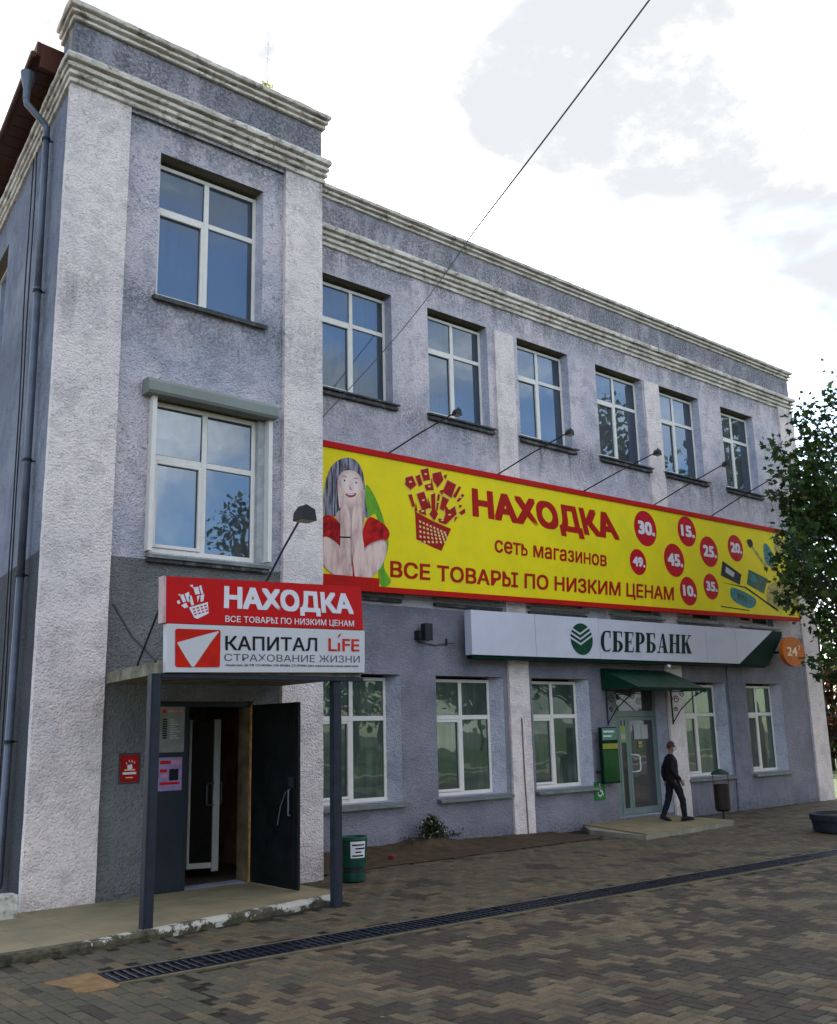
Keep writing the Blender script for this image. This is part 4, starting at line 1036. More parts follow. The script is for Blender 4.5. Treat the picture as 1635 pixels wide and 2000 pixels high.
# heavy serif letters built from strokes on a unit grid (width w, height 1)
def st(*q): return q
def bowl(x0, x1, z0, z1, t, th, side=1, seg=14, a0=-90, a1=90):
    """half ring, vertical stroke t wide, thin at top and bottom"""
    o = []; cz_ = (z0+z1)/2; rz = (z1-z0)/2
    A = [R(a0+(a1-a0)*i/seg) for i in range(seg+1)]
    xo = x1-x0; t = math.copysign(t, xo)
    o = [(x0+xo*math.cos(a), cz_+rz*math.sin(a)) for a in A]
    o += [(x0+(xo-t)*math.cos(a), cz_+(rz-th)*math.sin(a)) for a in reversed(A)]
    return o
GL = {
 'С': (.72, [bowl(.36, .03, 0, 1, .23, .08), [(.34, .94), (.66, .90), (.66, 1.0), (.34, 1.0)], [(.60, 1.0), (.66, 1.0), (.66, .66), (.60, .66)], [(.34, .0), (.34, .06), (.60, .10), (.66, .20), (.66, .10), (.60, .02)]]),
 'Б': (.70, [[(.06, 0), (.30, 0), (.30, 1), (.06, 1)], [(.0, 0), (.35, 0), (.35, .06), (0, .06)], [(0, .94), (.62, .94), (.62, 1), (0, 1)], [(.57, .72), (.62, .72), (.62, .95), (.54, .95)], bowl(.34, .68, 0, .55, .23, .08), [(.26, .49), (.35, .49), (.35, .55), (.26, .55)]]),
 'Е': (.66, [[(.06, 0), (.30, 0), (.30, 1), (.06, 1)], [(0, 0), (.62, 0), (.62, .06), (0, .06)], [(0, .94), (.60, .94), (.60, 1), (0, 1)], [(.26, .48), (.46, .48), (.46, .54), (.26, .54)], [(.42, .38), (.47, .38), (.47, .64), (.42, .64)], [(.55, .05), (.58, .25), (.62, .25), (.62, .05)], [(.53, .95), (.56, .75), (.60, .75), (.60, .95)]]),
 'Р': (.68, [[(.06, 0), (.30, 0), (.30, 1), (.06, 1)], [(0, 0), (.36, 0), (.36, .06), (0, .06)], [(0, .94), (.35, .94), (.35, 1), (0, 1)], bowl(.34, .66, .42, 1, .23, .08), [(.26, .42), (.35, .42), (.35, .48), (.26, .48)]]),
 'А': (.80, [[(.10, .0), (.16, 0), (.42, 1), (.36, 1)], [(.49, 0), (.75, 0), (.49, 1), (.34, 1)], [(.22, .28), (.56, .28), (.56, .34), (.22, .34)], [(0, 0), (.25, 0), (.25, .06), (0, .06)], [(.45, 0), (.80, 0), (.80, .06), (.45, .06)]]),
 'Н': (.82, [[(.06, 0), (.30, 0), (.30, 1), (.06, 1)], [(.52, 0), (.76, 0), (.76, 1), (.52, 1)], [(.26, .48), (.56, .48), (.56, .54), (.26, .54)]]+[[(a, b), (a+.35, b), (a+.35, b+.06), (a, b+.06)] for a in (0, .47) for b in (0, .94)]),
 'К': (.78, [[(.06, 0), (.30, 0), (.30, 1), (.06, 1)], [(.26, .46), (.60, .98), (.68, .98), (.33, .44)], [(.31, .56), (.49, .02), (.78, .02), (.46, .68)], [(0, 0), (.35, 0), (.35, .06), (0, .06)], [(0, .94), (.35, .94), (.35, 1), (0, 1)], [(.50, .94), (.76, .94), (.76, 1), (.50, 1)], [(.47, 0), (.80, 0), (.80, .06), (.47, .06)]]),
}
word = 'СБЕРБАНК'; tot = sum(GL[c][0] for c in word)+.07*7
BL, TLq, BR, TRq = (18.0, 3.93), (18.05, 4.42), (21.60, 4.0), (21.66, 4.47)
m = MB(); u = 0
for ch in word:
    wdt, sts = GL[ch]
    for k, q in enumerate(sts):
        pts = []
        for x, z in q:
            s = (u+x)/tot; x0 = BL[0]+(BR[0]-BL[0])*s; z0 = BL[1]+(BR[1]-BL[1])*s; x1 = TLq[0]+(TRq[0]-TLq[0])*s; z1 = TLq[1]+(TRq[1]-TLq[1])*s
            pts.append((x0+(x1-x0)*z, z0+(z1-z0)*z))
        shape(m, pts, QY-.006-.0009*k)
    u += wdt+.07
m.build('lettering', M_txtgreen, bk)
# round 24 hour sign
hs = thing('round_sign', 'round orange 24 hour sign at the right end of the bank sign', 'sign')
m = MB(); seg = 36
m.prism([(26.35+.60*math.cos(2*math.pi*k/seg), 4.20+.42*math.sin(2*math.pi*k/seg)) for k in range(seg)], -.62, -.50); m.build('disc', M_orange, hs)
m = MB(); text(m, '24', rect4(25.97, 26.52, 4.07, 4.33), -.625, .02, ref='0'); text(m, '7', rect4(26.58, 26.72, 4.24, 4.38), -.625, .0, ref='7'); m.build('lettering', simple('pale_orange_letters', (.85, .62, .42), .5), hs)
MB().box(26.30, 26.36, -.50, -.0, 4.18, 4.24).build('bracket', M_black, hs)

# ------------------------------------------------------------------ bank entrance
bd = MB(); yd = .33; x0, x1, z0, z1 = DOOR; x0 = 19.36
MB().box(18.88, 19.36, yd, yd+.08, .15, 3.2).build('jamb_panel', M_alu, bld)
fw = .09
bd.bbox(x0, x0+fw, yd, yd+.07, z0, z1, .005); bd.bbox(x1-fw, x1, yd, yd+.07, z0, z1, .005); bd.bbox(x0+fw, x1-fw, yd, yd+.07, z1-.10, z1, .005)
bd.bbox(x0+fw, x1-fw, yd, yd+.07, 2.46, 2.60, .005)
bd = bd.build('door_frame', M_alu, bld)
M_dglass = glass_mat('bank_door_glass', (.022, .016, .012), 1.6)
MB().box(x0+fw, x1-fw, yd+.03, yd+.045, 2.60, z1-.10).build('pane', M_dglass, bd)
def leaf(a, b, name):
    l = MB(); l.bbox(a, a+.085, yd-.01, yd+.05, z0+.01, 2.455, .005); l.bbox(b-.085, b, yd-.01, yd+.05, z0+.01, 2.455, .005)
    l.bbox(a+.085, b-.085, yd-.01, yd+.05, z0+.01, z0+.16, .005); l.bbox(a+.085, b-.085, yd-.01, yd+.05, 2.37, 2.455, .005)
    l = l.build('door', M_alu, bld, label=name)
    MB().box(a+.085, b-.085, yd+.015, yd+.028, z0+.16, 2.37).build('pane', M_dglass, l); return l
leaf(x0+fw, 19.81, 'narrow fixed left leaf of the bank door'); l2 = leaf(19.82, x1-fw, 'wide right leaf of the bank door')
m = MB(); xh = 19.875
m.tube([(xh, yd-.01, 1.55), (xh+.02, yd-.10, 1.55), (xh+.16, yd-.12, 1.53), (xh+.19, yd-.12, 1.48), (xh+.19, yd-.12, 1.22), (xh+.16, yd-.12, 1.17), (xh+.02, yd-.10, 1.15), (xh, yd-.01, 1.15)], .020)
m.build('handle', M_letter, l2)
sheet('notice', 'two white notices side by side on the wide bank door leaf', 20.05, 20.60, 1.92, 2.26, yd-.004, M_paper, [(.48, .52, 0, 1, M_alu)])
sheet('sticker', 'small yellowish sticker on the bank door glass', 20.20, 20.34, 1.72, 1.86, yd-.004, simple('ochre_paper', (.45, .33, .14), .6), [(.2, .8, .3, .5, M_ink)], 'sticker')
sheet('sticker', 'yellow and green sticker high on the narrow bank door leaf', 19.52, 19.72, 1.85, 2.25, yd-.004, simple('lime_paper', (.30, .42, .10), .6), [(.1, .9, .2, .5, M_paper)], 'sticker')
# step in front
stp = MB(); poly = [(17.6, .0), (16.92, -.75), (16.68, -2.40), (18.5, -2.28), (20.30, -2.10), (20.65, 0)]
stp.slab(poly, -.05, .085); so_ = stp.build('door_step', M_concrete, kind='structure')
def lerp(a, b, t): return a+(b-a)*t
for i in range(6):
    for j in range(4):
        c = []
        for (s, t) in ((i, j), (i+1, j), (i+1, j+1), (i, j+1)):
            s /= 6; t /= 4
            fx0, fy0 = lerp(17.6, 20.65, s), 0; fx1, fy1 = lerp(16.72, 20.30, s), lerp(-2.40, -2.10, s)
            c.append((lerp(fx0, fx1, t), lerp(fy0, fy1, t)))
        mx_ = sum(p[0] for p in c)/4; my_ = sum(p[1] for p in c)/4
        MB().slab([(mx_+(p[0]-mx_)*.985, my_+(p[1]-my_)*.985) for p in c][::-1], .07, .112+rng.uniform(-.0015, .0015)).build('tile', tm, so_)
# awning
aw = thing('door_awning', 'dark green sheet metal awning on scrolled brackets over the bank door', 'awning')
m = MB()
m.add([(18.5,-.01,3.58),(21.06,-.01,3.58),(21.1,-1.12,3.10),(18.46,-1.12,3.10),(18.5,-.01,3.56),(21.06,-.01,3.56),(21.1,-1.10,3.08),(18.46,-1.10,3.08)], [(0,1,2,3),(7,6,5,4),(3,2,6,7),(0,3,7,4),(1,5,6,2)])
m.add([(18.47,-1.1,3.085),(18.5,-.02,3.56),(18.5,-.02,3.085)], [(0,1,2)]); m.add([(21.09,-1.1,3.085),(21.06,-.02,3.56),(21.06,-.02,3.085)], [(0,2,1)])
m.build('sheet', simple('awning_green', (.004, .032, .018), .5, spec=.2, var=.15), aw)
for i in range(7):
    x = 18.6+i*.4; MB().add([(x,-.012,3.60),(x+.02,-.012,3.60),(x+.02,-1.115,3.12),(x,-1.115,3.12)], [(0,1,2,3)]).build('seam', M_dgreen, aw)
MB().bbox(18.46, 21.1, -1.13, -1.10, 3.03, 3.095, .004).build('front_rail', M_dgreen, aw)
for x in (18.58, 21.12):
    m = MB(); m.bbox(x-.015, x+.015, -.10, -.07, 2.25, 3.52, .003)
    m.tube([(x, -.09, 2.3), (x, -.35, 2.62), (x, -.75, 2.92), (x, -1.08, 3.05)], .014, 6)
    for cy, cz_, rr in ((-.22, 2.86, .10), (-.40, 2.98, .075), (-.2, 2.62, .06)):
        m.tube([(x, cy+rr*(1-a/26)*math.cos(a*.5), cz_+rr*(1-a/26)*math.sin(a*.5)) for a in range(20)], .010, 6)
    m.bbox(x-.012, x+.012, -1.08, -.10, 3.045, 3.07, .003); m.build('bracket', M_black, aw)
m = MB(); m.tube([(20.0, -.9, 3.62), (20.5, -.5, 3.66)], .035, 8); m.build('lamp_tube', M_letter, aw)
# information board left of the door and wheelchair sign
ib = thing('information_board', 'green wall board with a pale header and a yellow stripe left of the bank door', 'notice board')
MB().bbox(18.10, 18.68, -.26, -.16, .96, 2.22, .01).build('case', M_dgreen, ib)
MB().box(18.12, 18.66, -.264, -.258, 1.93, 2.20).build('header', simple('pale_green_header', (.07, .20, .12), .4), ib)
MB().box(18.12, 18.66, -.264, -.258, 1.73, 1.85).build('stripe', simple('yellow_stripe', (.24, .24, .02), .4, var=.2), ib)
MB().box(18.12, 18.66, -.264, -.258, 1.00, 1.71).build('poster_green', simple('bright_green_print', (.004, .060, .010), .4, var=.25, scale=2), ib)
m = MB(); m.box(18.16, 18.55, -.267, -.263, 2.10, 2.14); m.box(18.16, 18.45, -.267, -.263, 2.0, 2.035); m.build('printing', M_letter, ib)
m = MB(); m.box(18.14, 18.18, -.16, -.0, 1.2, 1.25); m.box(18.60, 18.64, -.16, -.0, 1.2, 1.25); m.build('bracket', M_black, ib)
ws = thing('wheelchair_sign', 'small green wheelchair sign on the wall below the information board', 'sign')
MB().bbox(18.03, 18.39, -.03, -.0, .60, 1.0, .004).build('plate', simple('sign_green', (.015, .16, .035), .4), ws)
m = MB(); cx, cz = 18.2, .755
for a in range(14):
    a0, a1 = R(-200+a*20), R(-180+a*20)
    m.add([(cx+.085*math.cos(a0), -.034, cz+.085*math.sin(a0)), (cx+.085*math.cos(a1), -.034, cz+.085*math.sin(a1)), (cx+.058*math.cos(a1), -.034, cz+.058*math.sin(a1)), (cx+.058*math.cos(a0), -.034, cz+.058*math.sin(a0))], [(0,1,2,3)])
disc(m, 18.2, .945, .028, -.034, seg=12); shape(m, [(18.18, .91), (18.215, .91), (18.23, .80), (18.195, .80)], -.035); shape(m, [(18.20, .80), (18.29, .80), (18.32, .70), (18.295, .70), (18.27, .775), (18.20, .775)], -.036)
m.build('symbol', M_letter, ws)
# small lamp box on the wall and its cable
lb = thing('wall_loudspeaker', 'small black box bracketed to the wall left of the bank sign', 'loudspeaker')
MB().bbox(12.86, 13.06, -.26, -.10, 4.00, 4.34, .01).build('case', M_black, lb)
MB().box(12.78, 12.86, -.15, 0, 4.02, 4.2).build('bracket', M_black, lb)
m = MB(); m.tube([(12.84, -.03, 4.02), (12.9, -.03, 3.97), (13.3, -.02, 3.93), (13.6, -.03, 3.97), (13.78, -.1, 3.98)], .009, 6); m.build('cable', M_black, lb)
MB().tube([(13.62, -.03, 3.94), (13.62, -.03, 4.08)], .02).build('clip', M_black, lb)
MB().tube([(15.70, -.072, 2.45), (15.71, -.075, 1.2), (15.75, -.072, 0)], .016, 6).build('conduit', simple('old_pink_conduit', (.22, .13, .13), .8), bld)

# ------------------------------------------------------------------ pipes, cables, roof things
dp = MB(); PX = TL-.11
dp.lathe([(.055, -.28), (.06, -.1), (.11, .10), (.12, .18)], (TL-.46, -.85, 12.40), 14)
dp.tube([(TL-.46, -.85, 12.14), (TL-.45, -.85, 12.05), (TL-.16, -.84, 11.82), (PX, -.84, 11.74), (PX, -.84, 11.6)], .055, 12)
dp.tube([(PX, -.84, 11.65), (PX, -.95, 8.9)], .055, 12); dp.tube([(PX, -.95, 8.95), (PX, -1.08, 4.5)], .058, 12); dp.tube([(PX, -1.08, 4.55), (PX, -1.0, .35), (PX-.1, -1.02, .15)], .055, 12)
dpo = shear(dp.build('downpipe', M_zinc, bld, smooth=True))
for z, y in ((11.55, -.84), (8.9, -.95), (6.2, -1.03), (4.5, -1.08), (2.2, -1.04)):
    m = MB(); m.tube([(PX, y, z-.02), (PX, y, z+.02)], .072, 12); m.box(PX, TL, y-.01, y+.01, z-.01, z+.01); shear(m.build('clamp', M_black, dpo))
m = MB(); m.tube([(TL-.46, -1.2, 12.72), (TL-.46, 13, 12.70)], .05, 8); shear(m.build('gutter', M_roof, bld))
for k, (y, xo) in enumerate(((.35, .05), (.12, .05), (-.70, .05))):
    pts = [(TL-xo-.01*mnoise.noise(Vector((k*3, z*.6, 0))), y+(.16 if k == 0 else .10)*mnoise.noise(Vector((k*7, z*.25, 1)))-.45*(11-z)/11*(1 if k < 2 else .3), z) for z in [11.9-i*.5 for i in range(24)]]
    m = MB(); m.tube(pts, .013 if k < 2 else .017, 6)
    tag(shear(m.build('wall_cable', M_black)), ['thin black cable hanging on the side wall, farthest from the downpipe', 'black cable on the side wall in the middle of the three', 'thicker black cable running down beside the downpipe'][k], 'cable', 'cables on the left side wall')
pts = []
A, B_, C_ = Vector((10.2, -.02, 7.75)), Vector((14.57, -.30, 13.46)), Vector((15.2, -9.2, 21.4))
A = Vector((10.57, -.06, 8.33))
for i in range(25):
    t = i/24; p = A.lerp(B_, t); p.z -= .10*math.sin(math.pi*t); p.y -= .25*math.sin(math.pi*t); pts.append(p)
m = MB(); m.tube([Vector((10.1, -.03, 7.75))]+pts, [.009]*18+[.011, .013, .014, .015, .016, .017, .018, .019], 6)
def seg_to(u, v, y):   # a place above the square, y metres in front of the facade
    d = cF+cR*(u-817.5)/FPX-cU*(v-1000)/FPX; return M.translation+d*((y-M.translation.y)/d.y)
E_ = Vector((15.19, -3.4, 18.05))
pts2 = [B_.lerp(Vector((15.08, -6.0, 17.36)), i/16)-Vector((0, 0, .16*math.sin(math.pi*i/32))) for i in range(17)]
m.tube(pts2, .019, 6)
tag(m.build('overhead_cable', simple('grey_cable', (.06, .06, .065), .6)), 'thin overhead cable running from the wall past the parapet into the sky', 'cable')
an = thing('antenna', 'thin roof antenna mast standing behind the tower parapet', 'antenna', (9.8, 1.0, 12.7))
m = MB(); m.tube([(0, 0, 0), (.02, 0, 4.6)], .012, 6); m.build('mast', simple('pale_mast', (.75, .75, .75), .5), an)
m = MB(); 
for z in (3.9, 4.5): m.tube([(-.07, 0, z), (.07, 0, z)], .006, 5)
m.build('crossbar', simple('pale_mast', (.75, .75, .75), .5), an)

# ------------------------------------------------------------------ drainage channel
dr = thing('drain_channel', 'long black slotted steel drain channel let into the paving between tan concrete strips', 'drain', (4.15, -5.65, 0))
sk = math.atan(-.0425); L = 27.0
dr.rotation_euler = (0, 0, sk)
m = MB(); m.box(0, L, -.30, -.245, -.05, .006); m.box(0, L, .245, .30, -.05, .006)
m.build('concrete_strip', simple('strip_concrete', (.13, .105, .062), .9, var=.25, scale=6, bump=.6, dirt=(.09, .08, .06)), dr)
M_grate = simple('grate_iron', (.014, .017, .028), .42, metal=.5, var=.3, scale=9)
m = MB(); m.box(0, L, -.245, -.21, -.06, .010); m.box(0, L, .21, .245, -.06, .010); m.box(0, .035, -.21, .21, -.06, .010); m.box(0, L, -.02, .02, -.03, .002)
m.build('frame', M_grate, dr)
MB().box(0, L, -.21, .21, -.22, -.20).build('channel_bed', M_black, dr)
bm_ = MB(); bm_.bbox(-.020, .020, -.208, .208, -.028, .008, .004); proto = bm_.build('bar', M_grate, dr)
nb = 0; x = .08; first = True
while x < L-.05 and nb < 296:
    o = proto if first else proto.copy()
    if not first: COL.objects.link(o); o.parent = dr
    first = False
    o.location = (x, 0, rng.uniform(-.001, .001)); nb += 1; x += .088 if nb % 11 else .125
m = MB(); q = [(3.66, -5.40), (3.9, -5.37), (4.14, -5.33), (4.14, -5.66), (4.14, -6.0), (3.95, -6.05), (3.74, -6.0), (3.76, -5.8), (3.70, -5.6)]
m.slab([(x+.0, y) for x, y in catmull(q, 3)][::-1], -.02, .006); tag(m.build('mortar_patch', M_cement), 'rough patch of sandy orange mortar at the near end of the drain', 'mortar patch')

# ------------------------------------------------------------------ litter bin by the canopy post
lb_ = thing('litter_bin', 'green round litter bin with a white paper label beside the canopy post', 'litter bin', (9.43, -2.42, 0))
lb_.scale = (.88, .88, 1)
M_bin = simple('bin_green', (.005, .045, .030), .4, var=.2, scale=5, dirt=(.03, .04, .03))
m = MB(); m.lathe([(.0, .02), (.205, .02), (.21, .15), (.185, .155), (.185, .215), (.215, .22), (.245, .60), (.255, .62), (.235, .66), (.225, .66), (.205, .62), (.18, .3), (.0, .28)], (0,0,0), 28); m.build('body', M_bin, lb_, smooth=False)
m = MB(); m.lathe([(.190, .155), (.192, .215)], (0,0,0), 28); m.build('band', M_black, lb_)
def curved_sheet(rad0, rad1, a0, a1, z0, z1, off, seg=8):
    m = MB()
    for i in range(seg+1):
        a = a0+(a1-a0)*i/seg
        m.v.append((( rad0+off)*math.cos(a), (rad0+off)*math.sin(a), z0)); m.v.append(((rad1+off)*math.cos(a), (rad1+off)*math.sin(a), z1))
    for i in range(seg): m.f.append((2*i, 2*i+2, 2*i+3, 2*i+1)); m.m.append(0)
    return m
a0, a1 = R(-138), R(-72)
curved_sheet(.230, .248, a0, a1, .36, .60, .004).build('label', M_letter, lb_)
for j, (s, e) in enumerate(((.1, .9), (.3, .95), (.3, .7), (.1, .85))):
    z = .56-j*.052
    curved_sheet(.230+.018*(z-.36)/.24, .230+.018*(z+.022-.36)/.24, a0+(a1-a0)*s, a0+(a1-a0)*e, z-.022, z, .007).build('printing', M_ink, lb_)

# ------------------------------------------------------------------ hanging bin by the bank step
ub = thing('hanging_bin', 'dark hanging litter bin under a small hood beside the bank step', 'litter bin', (21.35, -1.15, 0))
ub.scale = (.68, .68, .95)
m = MB(); m.lathe([(.0, .20), (.20, .20), (.27, .26), (.28, .86), (.26, .86), (.25, .3), (0, .28)], (0,0,0), 22); m.build('bucket', simple('bin_dark', (.022, .014, .012), .5, var=.3), ub)
m = MB(); m.tube([(0,0,0), (0,0,.25)], .035); m.lathe([(0,.02), (.16,.02), (.16,0)], (0,0,0), 16); m.build('foot', M_black, ub)
for s in (-1, 1): MB().tube([(s*.29*.85, -s*.29*.5, .45), (s*.29*.85, -s*.29*.5, 1.12)], .016).build('side_rod', simple('rod_red_brown', (.10, .02, .015), .5), ub)
m = MB(); m.lathe([(.33, 1.10), (.30, 1.15), (.12, 1.22), (.0, 1.24)], (0,0,0), 20); m.lathe([(.33, 1.10), (.0, 1.12)], (0,0,0), 20); m.build('hood', simple('hood_dark_green', (.015, .04, .03), .5), ub)

# ------------------------------------------------------------------ concrete planter
pp = thing('planter', 'round dark concrete planter bowl standing on the paving at the right edge', 'planter', (20.42, -4.72, 0))
m = MB(); m.lathe([(.0, 0), (.66, 0), (.70, .03), (.73, .24), (.76, .25), (.76, .36), (.69, .37), (.66, .30), (.0, .28)], (0,0,0), 40)
m.build('bowl', simple('planter_dark', (.018, .020, .030), .7, var=.3, scale=4, bump=.5), pp)
m = MB(); m.lathe([(.0, .325), (.3, .32), (.67, .305)], (0,0,0), 20); m.build('earth', soilm, pp)

# ------------------------------------------------------------------ foliage
def leaf_mat(name, col, tr=.35):
    m, g, b = new_mat(name)
    P = g.node('ShaderNodeNewGeometry').outputs['Position']
    oi = g.noise(P, 2.2, 3, .6)
    c = g.mix(g.rng(oi, .3, .7), tuple(x*.6 for x in col), tuple(min(1, x*1.5) for x in col))
    g.link(c, b.inputs['Base Color']); b.inputs['Roughness'].default_value = .5; b.inputs['Specular IOR Level'].default_value = .2
    t = g.node('ShaderNodeBsdfTranslucent'); g.link(g.mix(.4, c, (col[0]*2.6, col[1]*2.2, col[2]*.6)), t.inputs['Color'])
    ms = g.node('ShaderNodeMixShader'); ms.inputs[0].default_value = tr
    g.link(b.outputs[0], ms.inputs[1]); g.link(t.outputs[0], ms.inputs[2]); g.link(ms.outputs[0], g.n['Material Output'].inputs['Surface'])
    return m
M_bark = simple('bark', (.06, .048, .036), .95, var=.4, scale=5, bump=1, bscale=18)
ML = [leaf_mat('maple_leaf', (.028, .060, .016)), leaf_mat('maple_leaf_light', (.055, .095, .018)), leaf_mat('maple_leaf_dark', (.014, .032, .012)), leaf_mat('maple_leaf_yellow', (.10, .09, .02))]
MAPLE = [(0, 0), (.10, .16), (.42, .12), (.30, .34), (.46, .62), (.22, .58), (.14, .68), (0, 1), (-.14, .68), (-.22, .58), (-.46, .62), (-.30, .34), (-.42, .12), (-.10, .16)]
def add_leaf(mb, p, size, r, mi, shape_=MAPLE):
    q = Matrix.Rotation(r.uniform(0, 6.283), 3, 'Z') @ Matrix.Rotation(r.gauss(0, .75), 3, 'X') @ Matrix.Rotation(r.gauss(0, .6), 3, 'Y')
    dr_ = q @ Vector((0, 0, 1)); b = len(mb.v)
    for x, y in shape_:
        v = q @ Vector((x*size, y*size, -.25*size*abs(x)-.18*size*y*y)); mb.v.append((p[0]+v.x, p[1]+v.y, p[2]+v.z))
    mb.f.append(tuple(range(b, b+len(shape_)))); mb.m.append(mi)
TREE = [(21.36, -4.25, 10.06, 0.16), (23.86, -3.04, 10.63, 0.24), (22.21, -3.79, 9.74, 0.28), (20.69, -4.41, 8.96, 0.21), (20.87, -4.62, 8.73, 0.28), (24.03, -3.22, 9.27, 0.35), (21.55, -4.1, 8.6, 0.27), (21.27, -3.4, 8.8, 0.17), (19.82, -4.39, 8.12, 0.21), (19.5, -4.75, 7.71, 0.27), (20.62, -3.97, 7.82, 0.17), (22.58, -3.32, 8.14, 0.36), (20.4, -4.81, 7.72, 0.32), (24.33, -3.38, 10.53, 0.24), (25.37, -3.08, 11.38, 0.25), (25.19, -3.35, 11.85, 0.22), (25.71, -3.31, 12.52, 0.26), (21.63, -5.18, 10.24, 0.26), (24.31, -3.75, 10.31, 0.4), (24.54, -3.22, 10.1, 0.27), (21.03, -5.09, 8.42, 0.35), (20.01, -4.58, 7.13, 0.25), (20.4, -4.58, 6.95, 0.39), (20.47, -3.99, 7.19, 0.19), (19.66, -4.23, 7.15, 0.11), (20.54, -4.11, 6.76, 0.23), (22.89, -3.41, 6.92, 0.51), (18.73, -5.2, 5.8, 0.33), (20.53, -5.07, 7.16, 0.45), (21.17, -4.91, 6.58, 0.5), (20.29, -4.91, 5.73, 0.47), (19.11, -5.04, 5.33, 0.32), (22.32, -2.96, 6.1, 0.25), (21.25, -3.23, 6.02, 0.14), (18.35, -5.0, 5.16, 0.17), (20.43, -4.05, 5.13, 0.3), (19.19, -4.47, 4.78, 0.17), (20.38, -4.48, 4.96, 0.38), (21.37, -4.39, 5.15, 0.46), (22.08, -3.71, 4.69, 0.31), (22.52, -3.85, 4.58, 0.31), (19.96, -4.37, 4.6, 0.15), (21.25, -4.76, 5.67, 0.5), (22.08, -4.44, 8.13, 0.49), (19.67, -4.92, 6.39, 0.33), (22.23, -3.92, 7.13, 0.49), (22.23, -3.55, 6.19, 0.37), (20.24, -4.33, 3.52, 0.11), (19.31, -5.02, 3.38, 0.13), (20.13, -4.79, 3.51, 0.15), (21.41, -4.34, 3.71, 0.18), (21.58, -3.81, 3.22, 0.09), (23.04, -3.4, 3.3, 0.12), (21.1, -4.33, 4.2, 0.21), (23.87, -3.36, 4.32, 0.33), (26.36, -3.77, 8.24, 0.61), (28.68, -4.21, 7.76, 0.53), (22.59, -4.34, 5.44, 0.5), (24.65, -4.06, 4.45, 0.59), (33.63, -3.58, 9.98, 0.84), (24.33, -4.23, 7.15, 0.73), (29.04, -3.6, 6.9, 0.76), (23.56, -4.14, 6.14, 0.62), (26.19, -4.64, 12.37, 0.79), (27.69, -3.97, 6.9, 0.8), (30.56, -3.6, 5.44, 0.67), (29.14, -5.04, 9.24, 0.84), (33.85, -4.22, 13.75, 0.64), (24.22, -4.22, 4.64, 0.57), (32.76, -3.18, 11.71, 0.79), (30.1, -3.05, 10.75, 0.77), (27.36, -4.34, 5.29, 0.71), (34.64, -3.13, 6.39, 0.99), (33.28, -3.38, 13.19, 0.95), (30.69, -4.6, 5.48, 0.72), (31.51, -4.13, 12.09, 0.88), (27.51, -4.92, 10.37, 0.51), (32.66, -3.33, 4.97, 0.58), (33.15, -3.68, 10.54, 0.63), (27.74, -3.16, 6.6, 0.81), (25.32, -3.38, 7.59, 0.49), (32.45, -3.66, 11.22, 0.92), (35.67, -3.51, 10.01, 1.03), (27.96, -3.9, 12.64, 0.74), (22.63, -4.96, 10.07, 0.56), (31.24, -3.85, 12.66, 0.57), (29.92, -5.19, 10.51, 0.87), (30.98, -4.87, 10.2, 0.7), (29.76, -3.42, 7.88, 0.75), (25.95, -5.1, 7.31, 0.76), (26.23, -4.99, 8.89, 0.71), (24.12, -4.97, 9.56, 0.76), (30.68, -3.17, 8.93, 0.55), (25.49, -4.79, 7.62, 0.46), (26.33, -5.15, 7.25, 0.48), (31.94, -3.26, 9.89, 0.83), (24.31, -4.92, 6.48, 0.67), (26.63, -3.26, 12.67, 0.76), (36.13, -3.65, 12.78, 0.82), (32.0, -3.28, 11.34, 0.72), (29.34, -3.01, 10.44, 0.77), (22.37, -3.87, 7.04, 0.45), (22.23, -3.36, 6.41, 0.45), (20.05, -5.12, 7.03, 0.41), (23.16, -3.43, 7.94, 0.41), (23.76, -4.02, 8.23, 0.39), (22.72, -3.56, 5.46, 0.4), (22.28, -4.95, 7.57, 0.37), (23.97, -3.48, 5.38, 0.41), (23.92, -3.05, 8.4, 0.44), (19.37, -5.06, 5.09, 0.4), (20.9, -4.45, 7.09, 0.43), (23.14, -3.9, 5.55, 0.38), (22.95, -3.3, 7.54, 0.47), (20.77, -4.64, 6.8, 0.37), (20.92, -4.79, 6.58, 0.44), (20.69, -4.63, 7.97, 0.45), (24.1, -3.78, 4.97, 0.41), (25.1, -3.47, 5.3, 0.38), (22.68, -4.29, 5.35, 0.43), (22.23, -4.35, 7.25, 0.37), (21.54, -4.29, 7.96, 0.41), (20.95, -4.39, 5.29, 0.3), (23.5, -4.24, 5.94, 0.48), (21.65, -5.01, 4.97, 0.39), (20.77, -4.05, 5.55, 0.33), (23.9, -2.96, 6.28, 0.44)]
tr_ = thing('maple_tree', 'dark leafy maple in front of the right end of the building', 'tree', (0, 0, 0))
base = Vector((23.5, -4.1, -.05))
trunk = MB(); axis = [base, base+Vector((-.05, .02, 2)), base+Vector((.05, 0, 4.2)), base+Vector((0, .1, 7)), base+Vector((.15, .0, 8.4)), base+Vector((.1, .05, 9.6))]
trunk.tube(axis, [.23, .18, .15, .11, .06, .02], 12)
tro = trunk.build('trunk', M_bark, tr_, smooth=True)
def on_axis(z):
    for a, b in zip(axis, axis[1:]):
        if a.z <= z <= b.z: return a.lerp(b, (z-a.z)/(b.z-a.z))
    return axis[-1].copy() if z > axis[-1].z else axis[1].copy()
limbs = MB(); crown = MB(); r2 = random.Random(5)
